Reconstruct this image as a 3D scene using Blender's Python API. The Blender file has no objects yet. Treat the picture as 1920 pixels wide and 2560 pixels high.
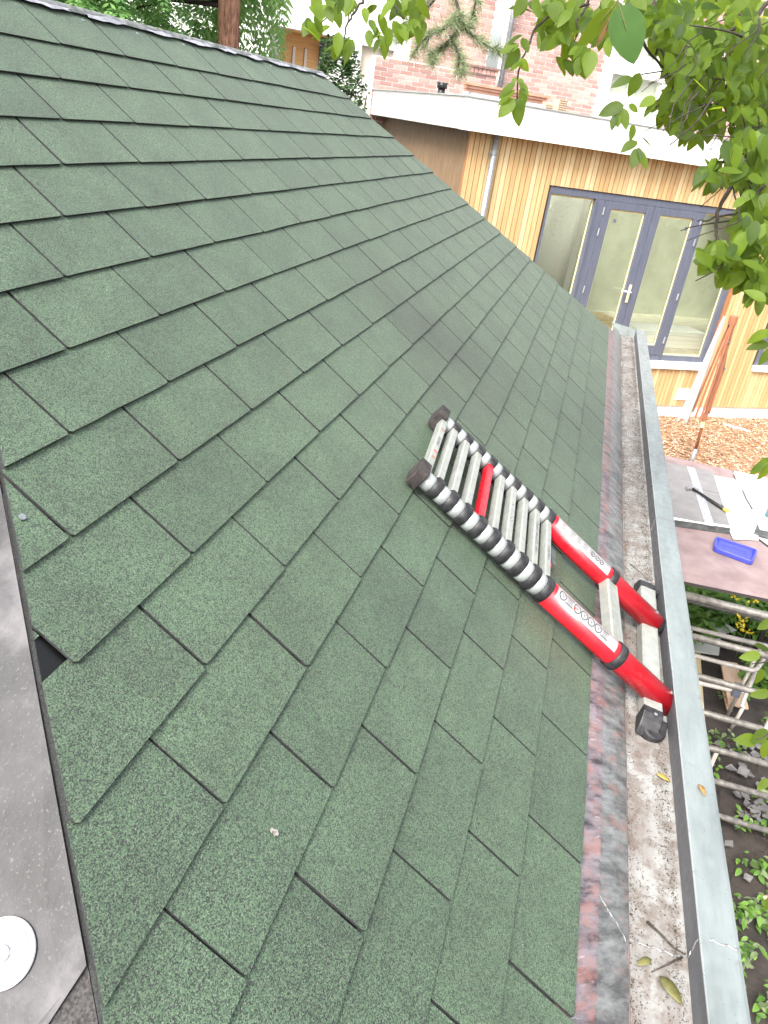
import bpy, bmesh, math, random
import numpy as np
from mathutils import Vector, Matrix, noise

random.seed(7)
R = random.Random(11)
SC = bpy.context.scene
COL = SC.collection
rad = math.radians

# ------------------------------------------------------------------ camera
CAM = np.array([-2.21823627, 0.28582351, 1.35460349])
RW = np.array([[0.2667179291785051, -0.4132695085844675, 0.8706720734749005],
               [-0.9541823522205216, -0.240371700056563, 0.17820629765199034],
               [0.1356376974356392, -0.8783107417573067, -0.4584459138743495]])
FPX = 1907.42
camd = bpy.data.cameras.new('camera'); cam = bpy.data.objects.new('camera', camd); COL.objects.link(cam)
camd.sensor_fit = 'VERTICAL'; camd.sensor_height = 24.0; camd.lens = 24.0 * FPX / 2560.0
camd.clip_start = 0.05; camd.clip_end = 600
M3 = RW @ np.diag([1, -1, -1])
mw = Matrix(M3.tolist()).to_4x4(); mw.translation = Vector(CAM)
cam.matrix_world = mw
SC.camera = cam
SC.render.resolution_x = 768; SC.render.resolution_y = 1024

# ------------------------------------------------------------------ sky, sun, exposure
SUN_EL, SUN_AZ = 50.0, 162.0            # azimuth measured in the XY plane from +X
world = bpy.data.worlds.new('World'); SC.world = world; world.use_nodes = True
wn = world.node_tree; wn.nodes.clear()
sky = wn.nodes.new('ShaderNodeTexSky'); sky.sky_type = 'NISHITA'; sky.sun_disc = False
sky.sun_elevation = rad(SUN_EL); sky.sun_rotation = rad(90 - SUN_AZ)
sky.air_density = 1.0; sky.dust_density = 6.0; sky.ozone_density = 0.6
hs = wn.nodes.new('ShaderNodeHueSaturation'); hs.inputs['Saturation'].default_value = 0.35
bg = wn.nodes.new('ShaderNodeBackground'); bg.inputs[1].default_value = 0.15
wo = wn.nodes.new('ShaderNodeOutputWorld')
wn.links.new(sky.outputs[0], hs.inputs['Color']); wn.links.new(hs.outputs[0], bg.inputs[0]); wn.links.new(bg.outputs[0], wo.inputs[0])
sund = bpy.data.lights.new('sun', 'SUN'); sund.energy = 1.5; sund.angle = rad(20); sund.color = (1.0, 0.96, 0.9)
sun = bpy.data.objects.new('sun', sund); COL.objects.link(sun)
sdir = Vector((math.cos(rad(SUN_AZ)) * math.cos(rad(SUN_EL)), math.sin(rad(SUN_AZ)) * math.cos(rad(SUN_EL)), math.sin(rad(SUN_EL))))
sun.rotation_euler = sdir.to_track_quat('Z', 'Y').to_euler()
SC.view_settings.view_transform = 'Standard'; SC.view_settings.look = 'None'
SC.view_settings.exposure = 1.72; SC.view_settings.gamma = 1.0; SC.view_settings.use_curve_mapping = False
SC.render.engine = 'CYCLES'
SC.cycles.max_bounces = 8; SC.cycles.transparent_max_bounces = 12
SC.cycles.use_denoising = True

# ------------------------------------------------------------------ geometry of the place
PITCH = rad(36.5); SP, CP = math.sin(PITCH), math.cos(PITCH)
TW, EX = 1 / 3, 0.145755                 # shingle tab width, course exposure
SE = 16.15 * EX                          # down-slope position of the eave
ZG = -2.4754                             # ground level
V_RIDGE = -1.22
def RP(x, s, off=0.0):                   # roof point: x along eave, s metres down-slope from course 0, off above the plane
    d = SE - s
    return Vector((x, d * CP - off * SP, d * SP + off * CP))
HV = Vector((0.54463904, -0.83867057, 0)); NV = Vector((0.83867057, 0.54463904, 0))
CV = Vector(CAM)
def FP(h, D, z):                         # point on the neighbour's house: h along facade, D away from it
    p = CV + HV * h + NV * D
    return Vector((p.x, p.y, z))
def raydir(px, py):
    return Vector((RW @ np.array([(px - 960) / FPX, (py - 1280) / FPX, 1.0])).tolist())
def GZ(px, py, z):
    r = raydir(px, py); t = (z - CV.z) / r.z
    return CV + r * t
def AD(px, py, d):
    return CV + raydir(px, py) * d
def PX(p):
    c = RW.T @ (np.array(p) - CAM)
    return (c[0] / c[2] * FPX + 960, c[1] / c[2] * FPX + 1280, c[2])

# ------------------------------------------------------------------ materials
MATS = {}
def newmat(name):
    m = bpy.data.materials.new(name); m.use_nodes = True
    nt = m.node_tree
    p = nt.nodes['Principled BSDF']; MATS[name] = m
    return m, nt, p
def N(nt, t, **kw):
    n = nt.nodes.new(t)
    for k, v in kw.items():
        if k.startswith('i_'): n.inputs[k[2:].replace('_', ' ')].default_value = v
        else: setattr(n, k, v)
    return n
def ramp(nt, stops, interp='LINEAR'):
    r = nt.nodes.new('ShaderNodeValToRGB'); cr = r.color_ramp; cr.interpolation = interp
    while len(cr.elements) > 1: cr.elements.remove(cr.elements[-1])
    cr.elements[0].position = stops[0][0]; cr.elements[0].color = (*stops[0][1], 1)
    for pos, c in stops[1:]:
        e = cr.elements.new(pos); e.color = (*c, 1)
    return r
def pos_map(nt, scale=(1, 1, 1), rot=(0, 0, 0)):
    g = nt.nodes.new('ShaderNodeNewGeometry'); mp = nt.nodes.new('ShaderNodeMapping')
    mp.inputs['Scale'].default_value = scale; mp.inputs['Rotation'].default_value = rot
    src = g.outputs['Position']
    if any(rot):                         # turn first, stretch afterwards
        m0 = nt.nodes.new('ShaderNodeMapping'); m0.inputs['Rotation'].default_value = rot; mp.inputs['Rotation'].default_value = (0, 0, 0)
        nt.links.new(src, m0.inputs[0]); src = m0.outputs[0]
    nt.links.new(src, mp.inputs[0]); return mp.outputs[0]
def mixc(nt, fac, a, b, blend='MIX'):
    m = nt.nodes.new('ShaderNodeMix'); m.data_type = 'RGBA'; m.blend_type = blend
    for v, i in ((fac, 0), (a, 6), (b, 7)):
        if isinstance(v, (int, float)): m.inputs[i].default_value = v
        elif isinstance(v, tuple): m.inputs[i].default_value = (*v, 1)
        else: nt.links.new(v, m.inputs[i])
    return m.outputs[2]
def noise_n(nt, vec, scale, detail=3, rough=0.5):
    n = N(nt, 'ShaderNodeTexNoise'); n.inputs['Scale'].default_value = scale; n.inputs['Detail'].default_value = detail; n.inputs['Roughness'].default_value = rough
    nt.links.new(vec, n.inputs['Vector']); return n.outputs['Fac']
def bump(nt, p, h, strength=0.3, dist=0.01):
    b = N(nt, 'ShaderNodeBump'); b.inputs['Strength'].default_value = strength; b.inputs['Distance'].default_value = dist
    nt.links.new(h, b.inputs['Height']); nt.links.new(b.outputs[0], p.inputs['Normal'])
def simple(name, c, rough=0.6, metal=0.0, c2=None, scale=20, stretch=(1, 1, 1), b=0.0, bdist=0.004, spec=None, detail=4, lo=0.35, hi=0.65):
    m, nt, p = newmat(name)
    p.inputs['Roughness'].default_value = rough; p.inputs['Metallic'].default_value = metal
    if spec is not None: p.inputs['Specular IOR Level'].default_value = spec
    if c2 is None: p.inputs['Base Color'].default_value = (*c, 1)
    if c2 is not None or b:
        v = pos_map(nt, stretch); f = noise_n(nt, v, scale, detail)
        if c2 is not None:
            r = ramp(nt, [(lo, c), (hi, c2)]); nt.links.new(f, r.inputs[0]); nt.links.new(r.outputs[0], p.inputs['Base Color'])
        if b: bump(nt, p, f, b, bdist)
    return m
def objrand(nt): return N(nt, 'ShaderNodeObjectInfo').outputs['Random']

# shingle granules
m, nt, p = newmat('granules')
v = pos_map(nt)
vo = N(nt, 'ShaderNodeTexVoronoi'); vo.inputs['Scale'].default_value = 620; nt.links.new(v, vo.inputs['Vector'])
sep = N(nt, 'ShaderNodeSeparateColor'); nt.links.new(vo.outputs['Color'], sep.inputs[0])
g1 = ramp(nt, [(0.0, (0.009, 0.011, 0.010)), (0.26, (0.022, 0.033, 0.023)), (0.46, (0.045, 0.085, 0.046)), (0.8, (0.068, 0.117, 0.065)), (0.98, (0.12, 0.165, 0.108))])
nt.links.new(sep.outputs[0], g1.inputs[0])
big = ramp(nt, [(0.34, (0.80, 0.79, 0.79)), (0.62, (1.10, 1.10, 1.08))]); nt.links.new(noise_n(nt, v, 7, 5, 0.62), big.inputs[0])
col = mixc(nt, 1.0, g1.outputs[0], big.outputs[0], 'MULTIPLY')
tv = ramp(nt, [(0.0, (0.91, 0.92, 0.92)), (0.5, (1.0, 1.0, 1.0)), (1.0, (1.09, 1.085, 1.07))]); nt.links.new(objrand(nt), tv.inputs[0])
col = mixc(nt, 1.0, col, tv.outputs[0], 'MULTIPLY')
st = ramp(nt, [(0.66, (0, 0, 0)), (0.80, (1, 1, 1))]); nt.links.new(noise_n(nt, v, 2.1, 6, 0.7), st.inputs[0])
col = mixc(nt, 0.0, col, (0.050, 0.042, 0.036))
mx = col.node; sm = N(nt, 'ShaderNodeMath', operation='MULTIPLY'); sm.inputs[1].default_value = 0.6
nt.links.new(st.outputs[0], sm.inputs[0]); nt.links.new(sm.outputs[0], mx.inputs[0])
rs_ = ramp(nt, [(0.70, (0, 0, 0)), (0.78, (0.5, 0.5, 0.5))]); nt.links.new(noise_n(nt, v, 6.5, 4, 0.6), rs_.inputs[0])
col = mixc(nt, rs_.outputs[0], col, (0.105, 0.062, 0.046))
# a damp brownish stain that spreads over the tabs above the ladder
gp = N(nt, 'ShaderNodeNewGeometry'); vd = N(nt, 'ShaderNodeVectorMath', operation='DISTANCE'); nt.links.new(gp.outputs['Position'], vd.inputs[0])
sr = raydir(1120, 890); vd.inputs[1].default_value = CV + sr * ((0 - Vector((0, -SP, CP)).dot(CV)) / Vector((0, -SP, CP)).dot(sr))
na = N(nt, 'ShaderNodeMath', operation='MULTIPLY_ADD'); na.inputs[1].default_value = 0.9; nt.links.new(noise_n(nt, v, 3.2, 6, 0.65), na.inputs[0]); nt.links.new(vd.outputs['Value'], na.inputs[2])
sf = ramp(nt, [(0.50, (1, 1, 1)), (1.0, (0, 0, 0))]); nt.links.new(na.outputs[0], sf.inputs[0])
sm2 = N(nt, 'ShaderNodeMath', operation='MULTIPLY'); sm2.inputs[1].default_value = 0.5; nt.links.new(sf.outputs[0], sm2.inputs[0])
col = mixc(nt, sm2.outputs[0], col, (0.026, 0.028, 0.021))
nt.links.new(col, p.inputs['Base Color']); p.inputs['Roughness'].default_value = 0.60; p.inputs['Specular IOR Level'].default_value = 0.7; p.inputs['Sheen Weight'].default_value = 0.06; p.inputs['Sheen Roughness'].default_value = 0.45; p.inputs['Sheen Tint'].default_value = (0.86, 0.92, 0.86, 1)
bump(nt, p, sep.outputs[0], 0.55, 0.0012)
simple('bitumen', (0.012, 0.012, 0.013), 0.75, c2=(0.03, 0.03, 0.032), scale=200)
simple('tar', (0.003, 0.003, 0.003), 0.35)
simple('underlay', (0.03, 0.034, 0.032), 0.9, c2=(0.075, 0.08, 0.076), scale=400)
# zinc & lead
def zinc(name, base, dirt, rough=0.38, metal=0.55):
    m, nt, p = newmat(name)
    v = pos_map(nt, (1.2, 6, 6)); v2 = pos_map(nt)
    r = ramp(nt, [(0.3, tuple(c * 0.78 for c in base)), (0.55, base), (0.75, tuple(min(1, c * 1.18) for c in base))]); nt.links.new(noise_n(nt, v, 3, 6, 0.65), r.inputs[0])
    f = ramp(nt, [(0.60, (0, 0, 0)), (0.72, (1, 1, 1))]); nt.links.new(noise_n(nt, v2, 14, 6, 0.7), f.inputs[0])
    c = mixc(nt, f.outputs[0], r.outputs[0], dirt); nt.links.new(c, p.inputs['Base Color'])
    p.inputs['Metallic'].default_value = metal
    rr = ramp(nt, [(0.3, (rough * 0.8,) * 3), (0.7, (min(1, rough * 1.5),) * 3)]); nt.links.new(noise_n(nt, v2, 30, 4), rr.inputs[0]); nt.links.new(rr.outputs[0], p.inputs['Roughness'])
    bump(nt, p, noise_n(nt, v2, 9, 4), 0.10, 0.01)
    return m
zinc('zinc', (0.285, 0.322, 0.318), (0.215, 0.21, 0.20))
zinc('zinc_highlight', (0.42, 0.45, 0.45), (0.3, 0.3, 0.3), 0.3, 0.6)
simple('pink_primer', (0.10, 0.09, 0.085), 0.8, c2=(0.21, 0.10, 0.08), scale=16, lo=0.42, hi=0.62)
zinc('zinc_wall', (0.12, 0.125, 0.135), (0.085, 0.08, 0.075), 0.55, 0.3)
simple('solder', (0.13, 0.13, 0.13), 0.5, 0.4, c2=(0.26, 0.26, 0.26), scale=160, b=0.6, bdist=0.003)
def flashing(name, pinkness, dark, darkness, mid):
    m, nt, p = newmat(name)
    v = pos_map(nt, (5, 24, 9), (0, 0, rad(48))); v2 = pos_map(nt)
    r = ramp(nt, [(0.38, dark), (0.5, mid), (0.62, tuple(c * 1.5 for c in mid))]); nt.links.new(noise_n(nt, v, 1.6, 7, 0.72), r.inputs[0])
    pk = ramp(nt, [(pinkness, (0, 0, 0)), (pinkness + 0.13, (1, 1, 1))]); nt.links.new(noise_n(nt, pos_map(nt, (4, 11, 9), (0, 0, rad(48))), 2.2, 6, 0.68), pk.inputs[0])
    ff = N(nt, 'ShaderNodeMath', operation='MULTIPLY'); ff.inputs[1].default_value = 0.55; nt.links.new(pk.outputs[0], ff.inputs[0])
    c = mixc(nt, ff.outputs[0], r.outputs[0], (0.33, 0.165, 0.14))
    sc = ramp(nt, [(0.64, (0, 0, 0)), (0.70, (1, 1, 1))]); nt.links.new(noise_n(nt, pos_map(nt, (12, 120, 40), (0, 0, rad(48))), 1.0, 3, 0.6), sc.inputs[0])
    s2 = N(nt, 'ShaderNodeMath', operation='MULTIPLY'); s2.inputs[1].default_value = darkness; nt.links.new(sc.outputs[0], s2.inputs[0])
    c = mixc(nt, s2.outputs[0], c, (0.36, 0.36, 0.39)); nt.links.new(c, p.inputs['Base Color'])
    p.inputs['Roughness'].default_value = 0.42; p.inputs['Metallic'].default_value = 0.25
    bump(nt, p, noise_n(nt, v2, 28, 5), 0.25, 0.004)
flashing('lead_flashing', 0.46, (0.045, 0.036, 0.044), 0.7, (0.155, 0.135, 0.148))
flashing('zinc_apron', 0.53, (0.085, 0.088, 0.09), 0.35, (0.165, 0.172, 0.172))
m, nt, p = newmat('gutter_floor')
v = pos_map(nt); 
r = ramp(nt, [(0.35, (0.15, 0.135, 0.124)), (0.6, (0.245, 0.248, 0.24))]); nt.links.new(noise_n(nt, pos_map(nt, (1, 3, 1)), 5, 5, 0.6), r.inputs[0])
d = ramp(nt, [(0.47, (0, 0, 0)), (0.58, (1, 1, 1))]); nt.links.new(noise_n(nt, v, 22, 8, 0.72), d.inputs[0])
d2 = N(nt, 'ShaderNodeMath', operation='MULTIPLY'); d2.inputs[1].default_value = 0.6; nt.links.new(d.outputs[0], d2.inputs[0])
c = mixc(nt, d2.outputs[0], r.outputs[0], (0.095, 0.066, 0.048))
sp = ramp(nt, [(0.64, (0, 0, 0)), (0.68, (1, 1, 1))]); nt.links.new(noise_n(nt, v, 160, 4, 0.6), sp.inputs[0])
c = mixc(nt, sp.outputs[0], c, (0.03, 0.023, 0.018)); nt.links.new(c, p.inputs['Base Color']); p.inputs['Roughness'].default_value = 0.55
bump(nt, p, noise_n(nt, v, 90, 5), 0.3, 0.003)
# hip membrane
m, nt, p = newmat('membrane')
v = pos_map(nt)
r = ramp(nt, [(0.36, (0.012, 0.012, 0.0135)), (0.50, (0.029, 0.028, 0.031)), (0.64, (0.09, 0.086, 0.09))]); nt.links.new(noise_n(nt, v, 6, 6, 0.62), r.inputs[0])
sc = ramp(nt, [(0.69, (0, 0, 0)), (0.76, (1, 1, 1))]); nt.links.new(noise_n(nt, pos_map(nt, (30, 220, 60), (0, 0, rad(25))), 1.0, 3, 0.6), sc.inputs[0])
c = mixc(nt, sc.outputs[0], r.outputs[0], (0.09, 0.09, 0.1))
pt = ramp(nt, [(0.62, (0, 0, 0)), (0.66, (1, 1, 1))]); nt.links.new(noise_n(nt, v, 240, 3, 0.6), pt.inputs[0])
c = mixc(nt, pt.outputs[0], c, (0.06, 0.057, 0.055))
li = ramp(nt, [(0.66, (0, 0, 0)), (0.72, (1, 1, 1))]); nt.links.new(noise_n(nt, v, 13, 8, 0.75), li.inputs[0])
c = mixc(nt, li.outputs[0], c, (0.15, 0.145, 0.115)); nt.links.new(c, p.inputs['Base Color'])
p.inputs['Roughness'].default_value = 0.5; p.inputs['Specular IOR Level'].default_value = 0.35; bump(nt, p, noise_n(nt, v, 40, 6, 0.7), 0.25, 0.003)
simple('membrane_rough', (0.010, 0.009, 0.0095), 0.85, c2=(0.05, 0.046, 0.045), scale=260, b=0.4)
simple('ridge_foil', (0.22, 0.22, 0.25), 0.4, 0.3, c2=(0.40, 0.40, 0.45), scale=30, b=0.4)
simple('ridge_bitumen', (0.06, 0.068, 0.064), 0.7, c2=(0.17, 0.18, 0.18), scale=26, b=0.4, bdist=0.006)
# plastics and metals
simple('white_plastic', (0.33, 0.33, 0.35), 0.4)
simple('black_plastic', (0.008, 0.008, 0.009), 0.5, c2=(0.024, 0.024, 0.027), scale=60, b=0.1)
simple('worn_rubber', (0.009, 0.008, 0.009), 0.7, c2=(0.045, 0.036, 0.035), scale=40, b=0.5, bdist=0.004)
simple('aluminium', (0.31, 0.33, 0.33), 0.40, 0.35, c2=(0.40, 0.43, 0.43), scale=9, b=0.03)
m = simple('alu_rung', (0.26, 0.275, 0.255), 0.5, 0.25, c2=(0.32, 0.335, 0.31), scale=40)
m, nt, p = newmat('red_paint')
v = pos_map(nt)
r = ramp(nt, [(0.35, (0.36, 0.006, 0.014)), (0.65, (0.44, 0.010, 0.020))]); nt.links.new(noise_n(nt, v, 12, 5), r.inputs[0])
f = ramp(nt, [(0.66, (0, 0, 0)), (0.74, (0.8, 0.8, 0.8))]); nt.links.new(noise_n(nt, v, 55, 6, 0.7), f.inputs[0])
c = mixc(nt, f.outputs[0], r.outputs[0], (0.10, 0.012, 0.014))
f2 = ramp(nt, [(0.70, (0, 0, 0)), (0.74, (0.7, 0.7, 0.7))]); nt.links.new(noise_n(nt, pos_map(nt, (160, 40, 40), (0, 0, rad(40))), 1.0, 3, 0.6), f2.inputs[0])
nt.links.new(mixc(nt, f2.outputs[0], c, (0.42, 0.20, 0.19)), p.inputs['Base Color'])
rr = ramp(nt, [(0.3, (0.24, 0.24, 0.24)), (0.7, (0.42, 0.42, 0.42))]); nt.links.new(noise_n(nt, v, 35, 5), rr.inputs[0]); nt.links.new(rr.outputs[0], p.inputs['Roughness'])
simple('label_white', (0.27, 0.27, 0.275), 0.45)
simple('print_grey', (0.018, 0.018, 0.02), 0.6); simple('print_black', (0.03, 0.03, 0.03), 0.6); simple('print_red', (0.6, 0.05, 0.04), 0.6); simple('print_brown', (0.35, 0.12, 0.05), 0.6)
simple('steel', (0.45, 0.45, 0.46), 0.35, 0.8)
simple('galvanised', (0.24, 0.26, 0.28), 0.35, 0.6, c2=(0.36, 0.38, 0.40), scale=30)
simple('scaffold_tube', (0.095, 0.088, 0.08), 0.55, 0.25, c2=(0.19, 0.18, 0.165), scale=30)
simple('pale_tube', (0.42, 0.39, 0.36), 0.5, 0.2, c2=(0.58, 0.54, 0.50), scale=14)
# timber
m, nt, p = newmat('cedar')
r = ramp(nt, [(0.0, (0.44, 0.285, 0.135)), (0.35, (0.485, 0.335, 0.165)), (0.7, (0.52, 0.38, 0.20)), (1.0, (0.59, 0.46, 0.27))]); nt.links.new(objrand(nt), r.inputs[0])
gr = ramp(nt, [(0.3, (0.80, 0.78, 0.74)), (0.7, (1.12, 1.10, 1.08))]); nt.links.new(noise_n(nt, pos_map(nt, (25, 25, 1.2)), 2.0, 5, 0.65), gr.inputs[0])
nt.links.new(mixc(nt, 1.0, r.outputs[0], gr.outputs[0], 'MULTIPLY'), p.inputs['Base Color']); p.inputs['Roughness'].default_value = 0.6
simple('shaded_batten', (0.16, 0.10, 0.055), 0.7, c2=(0.25, 0.168, 0.098), scale=4, stretch=(20, 20, 1))  # side wall timber, shade under the overhang put into a darker brown
simple('cedar_dark', (0.25, 0.105, 0.045), 0.6, c2=(0.36, 0.17, 0.075), scale=3, stretch=(20, 20, 1))
simple('batten_gap', (0.05, 0.03, 0.018), 0.9)
simple('white_trim', (0.80, 0.80, 0.79), 0.5)
simple('fascia_metal', (0.72, 0.72, 0.70), 0.4, 0.0, c2=(0.80, 0.80, 0.79), scale=4)
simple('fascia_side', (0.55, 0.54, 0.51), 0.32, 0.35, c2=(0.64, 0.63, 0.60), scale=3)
simple('frame_blue_grey', (0.082, 0.094, 0.132), 0.42, c2=(0.105, 0.118, 0.155), scale=5, stretch=(9, 9, 1))
simple('masking_tape', (0.78, 0.70, 0.36), 0.6)
simple('plaster_room', (0.44, 0.45, 0.375), 0.8, c2=(0.52, 0.53, 0.45), scale=3)
simple('room_floor', (0.42, 0.40, 0.34), 0.7, c2=(0.52, 0.49, 0.42), scale=6)
simple('render_white', (0.80, 0.80, 0.79), 0.8)
simple('groove', (0.16, 0.17, 0.21), 0.6)
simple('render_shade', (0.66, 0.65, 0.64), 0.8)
simple('blind_beige', (0.60, 0.53, 0.44), 0.8)
simple('door_timber', (0.62, 0.33, 0.12), 0.55, c2=(0.72, 0.43, 0.18), scale=3, stretch=(1, 1, 20))
simple('plywood_pink', (0.19, 0.135, 0.135), 0.7, c2=(0.28, 0.21, 0.205), scale=7, detail=8)
simple('ply_edge', (0.035, 0.03, 0.028), 0.8)
simple('slab_grey', (0.17, 0.165, 0.165), 0.75, c2=(0.21, 0.205, 0.205), scale=9)
simple('slab_edge', (0.05, 0.055, 0.055), 0.7, c2=(0.10, 0.11, 0.11), scale=30)
simple('sparkle_strip', (0.22, 0.23, 0.30), 0.45, 0.3, c2=(0.60, 0.61, 0.68), scale=110, lo=0.42, hi=0.58)
simple('paper', (0.80, 0.80, 0.79), 0.7)
simple('blue_plastic', (0.045, 0.055, 0.42), 0.30, spec=0.6)
simple('yellow_end', (0.55, 0.38, 0.08), 0.5)
simple('teal_bottle', (0.05, 0.19, 0.22), 0.4); simple('pink_cloth', (0.75, 0.30, 0.33), 0.8)
simple('pine_board', (0.55, 0.43, 0.24), 0.7, c2=(0.66, 0.54, 0.33), scale=3, stretch=(1, 14, 14))
simple('red_board', (0.52, 0.36, 0.25), 0.7, c2=(0.60, 0.44, 0.32), scale=5, stretch=(2, 8, 8))
simple('parasol_wood', (0.25, 0.10, 0.055), 0.5, c2=(0.34, 0.155, 0.09), scale=6, stretch=(20, 20, 1))
simple('canvas', (0.38, 0.37, 0.36), 0.85, b=0.2)
simple('soil', (0.012, 0.009, 0.008), 0.9, c2=(0.05, 0.04, 0.035), scale=5, b=0.8, bdist=0.05, detail=10, lo=0.3, hi=0.7)
simple('chip_bed', (0.20, 0.10, 0.05), 0.9, c2=(0.38, 0.22, 0.12), scale=18, b=0.8, bdist=0.03, detail=8)
m, nt, p = newmat('wood_chip')
at_ = N(nt, 'ShaderNodeAttribute', attribute_name='tint')
r = ramp(nt, [(0.0, (0.15, 0.075, 0.045)), (0.4, (0.36, 0.215, 0.135)), (0.8, (0.52, 0.37, 0.25)), (1.0, (0.66, 0.55, 0.42))]); nt.links.new(at_.outputs['Fac'], r.inputs[0]); nt.links.new(r.outputs[0], p.inputs['Base Color']); p.inputs['Roughness'].default_value = 0.8
m, nt, p = newmat('brick')
r = ramp(nt, [(0.0, (0.31, 0.165, 0.145)), (0.5, (0.40, 0.235, 0.205)), (1.0, (0.50, 0.33, 0.29))])
at_ = N(nt, 'ShaderNodeAttribute', attribute_name='tint'); ad = N(nt, 'ShaderNodeMath', operation='ADD'); nt.links.new(at_.outputs['Fac'], ad.inputs[0]); nt.links.new(objrand(nt), ad.inputs[1])
fr = N(nt, 'ShaderNodeMath', operation='FRACT'); nt.links.new(ad.outputs[0], fr.inputs[0]); nt.links.new(fr.outputs[0], r.inputs[0])
nt.links.new(r.outputs[0], p.inputs['Base Color']); p.inputs['Roughness'].default_value = 0.85; bump(nt, p, noise_n(nt, pos_map(nt), 60, 4), 0.4, 0.004)
simple('mortar', (0.68, 0.66, 0.63), 0.9, c2=(0.76, 0.74, 0.71), scale=20)
simple('coping', (0.16, 0.09, 0.08), 0.8, c2=(0.24, 0.14, 0.12), scale=20)
simple('brown_lath', (0.36, 0.17, 0.11), 0.7, c2=(0.46, 0.25, 0.17), scale=8)
simple('clay_grid', (0.56, 0.42, 0.28), 0.8)
simple('dark_hole', (0.02, 0.018, 0.016), 0.9)
simple('bark_red', (0.12, 0.055, 0.035), 0.9, c2=(0.36, 0.19, 0.125), scale=7, stretch=(6, 6, 1.2), b=0.9, bdist=0.05, detail=8)
simple('bark_dark', (0.014, 0.010, 0.008), 0.9, c2=(0.042, 0.032, 0.024), scale=40, b=0.5)
simple('slate', (0.10, 0.098, 0.10), 0.7, c2=(0.17, 0.165, 0.165), scale=15, b=0.3)
simple('cement_board', (0.34, 0.36, 0.34), 0.8, c2=(0.42, 0.43, 0.41), scale=8)
def leafmat(name, dark, light, trans, tmix=0.45, rough=0.55, vary=True):
    m = bpy.data.materials.new(name); m.use_nodes = True; MATS[name] = m; nt = m.node_tree
    p = nt.nodes['Principled BSDF']; out = nt.nodes['Material Output']
    at_ = N(nt, 'ShaderNodeAttribute', attribute_name='tint'); ad = N(nt, 'ShaderNodeMath', operation='ADD')
    nt.links.new(at_.outputs['Fac'], ad.inputs[0]); nt.links.new(objrand(nt), ad.inputs[1]); fr = N(nt, 'ShaderNodeMath', operation='FRACT'); nt.links.new(ad.outputs[0], fr.inputs[0])
    r = ramp(nt, [(0.0, dark), (1.0, light)]); nt.links.new(fr.outputs[0], r.inputs[0])
    nz = ramp(nt, [(0.35, (0.82, 0.85, 0.8)), (0.7, (1.12, 1.1, 1.0))]); nt.links.new(noise_n(nt, pos_map(nt), 45, 4), nz.inputs[0])
    c = mixc(nt, 1.0, r.outputs[0], nz.outputs[0], 'MULTIPLY')
    nt.links.new(c, p.inputs['Base Color']); p.inputs['Roughness'].default_value = rough
    p.inputs['Specular IOR Level'].default_value = 0.3; t = N(nt, 'ShaderNodeBsdfTranslucent'); tr = ramp(nt, [(0.0, tuple(x * 0.75 for x in trans)), (1.0, trans)]); nt.links.new(fr.outputs[0], tr.inputs[0]); nt.links.new(tr.outputs[0], t.inputs[0])
    mx = N(nt, 'ShaderNodeMixShader'); mx.inputs[0].default_value = tmix
    nt.links.new(p.outputs[0], mx.inputs[1]); nt.links.new(t.outputs[0], mx.inputs[2]); nt.links.new(mx.outputs[0], out.inputs[0])
    return m
leafmat('magnolia_leaf', (0.016, 0.046, 0.008), (0.12, 0.19, 0.018), (0.44, 0.56, 0.03), 0.54)
leafmat('big_leaf', (0.045, 0.105, 0.026), (0.06, 0.125, 0.03), (0.15, 0.30, 0.04), 0.35)
leafmat('conifer_leaf', (0.05, 0.14, 0.045), (0.22, 0.40, 0.13), (0.36, 0.58, 0.2), 0.45)
leafmat('bush_leaf', (0.025, 0.07, 0.028), (0.085, 0.155, 0.06), (0.16, 0.28, 0.08), 0.25, 0.35)
leafmat('pine_needle', (0.12, 0.17, 0.085), (0.30, 0.34, 0.21), (0.28, 0.36, 0.16), 0.3)
leafmat('ground_leaf', (0.05, 0.13, 0.022), (0.17, 0.31, 0.06), (0.24, 0.42, 0.08), 0.35)
leafmat('pale_ground_leaf', (0.10, 0.15, 0.07), (0.22, 0.27, 0.15), (0.3, 0.4, 0.2), 0.25)
leafmat('hedge_leaf', (0.04, 0.09, 0.025), (0.09, 0.16, 0.05), (0.16, 0.28, 0.07), 0.3)
simple('dry_leaf', (0.16, 0.085, 0.025), 0.7, c2=(0.27, 0.17, 0.055), scale=80)
simple('yellow_leaf', (0.24, 0.17, 0.03), 0.6, c2=(0.32, 0.26, 0.075), scale=60)
simple('olive_leaf', (0.045, 0.045, 0.012), 0.6, c2=(0.12, 0.115, 0.035), scale=40)
simple('yellow_petal', (0.75, 0.58, 0.02), 0.5)
simple('moss_pale', (0.10, 0.085, 0.065), 0.9, c2=(0.30, 0.29, 0.27), scale=150)
simple('debris', (0.016, 0.013, 0.011), 0.9, c2=(0.07, 0.052, 0.038), scale=90)
simple('moss_dirt', (0.035, 0.028, 0.018), 0.95, c2=(0.09, 0.072, 0.045), scale=60)
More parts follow.
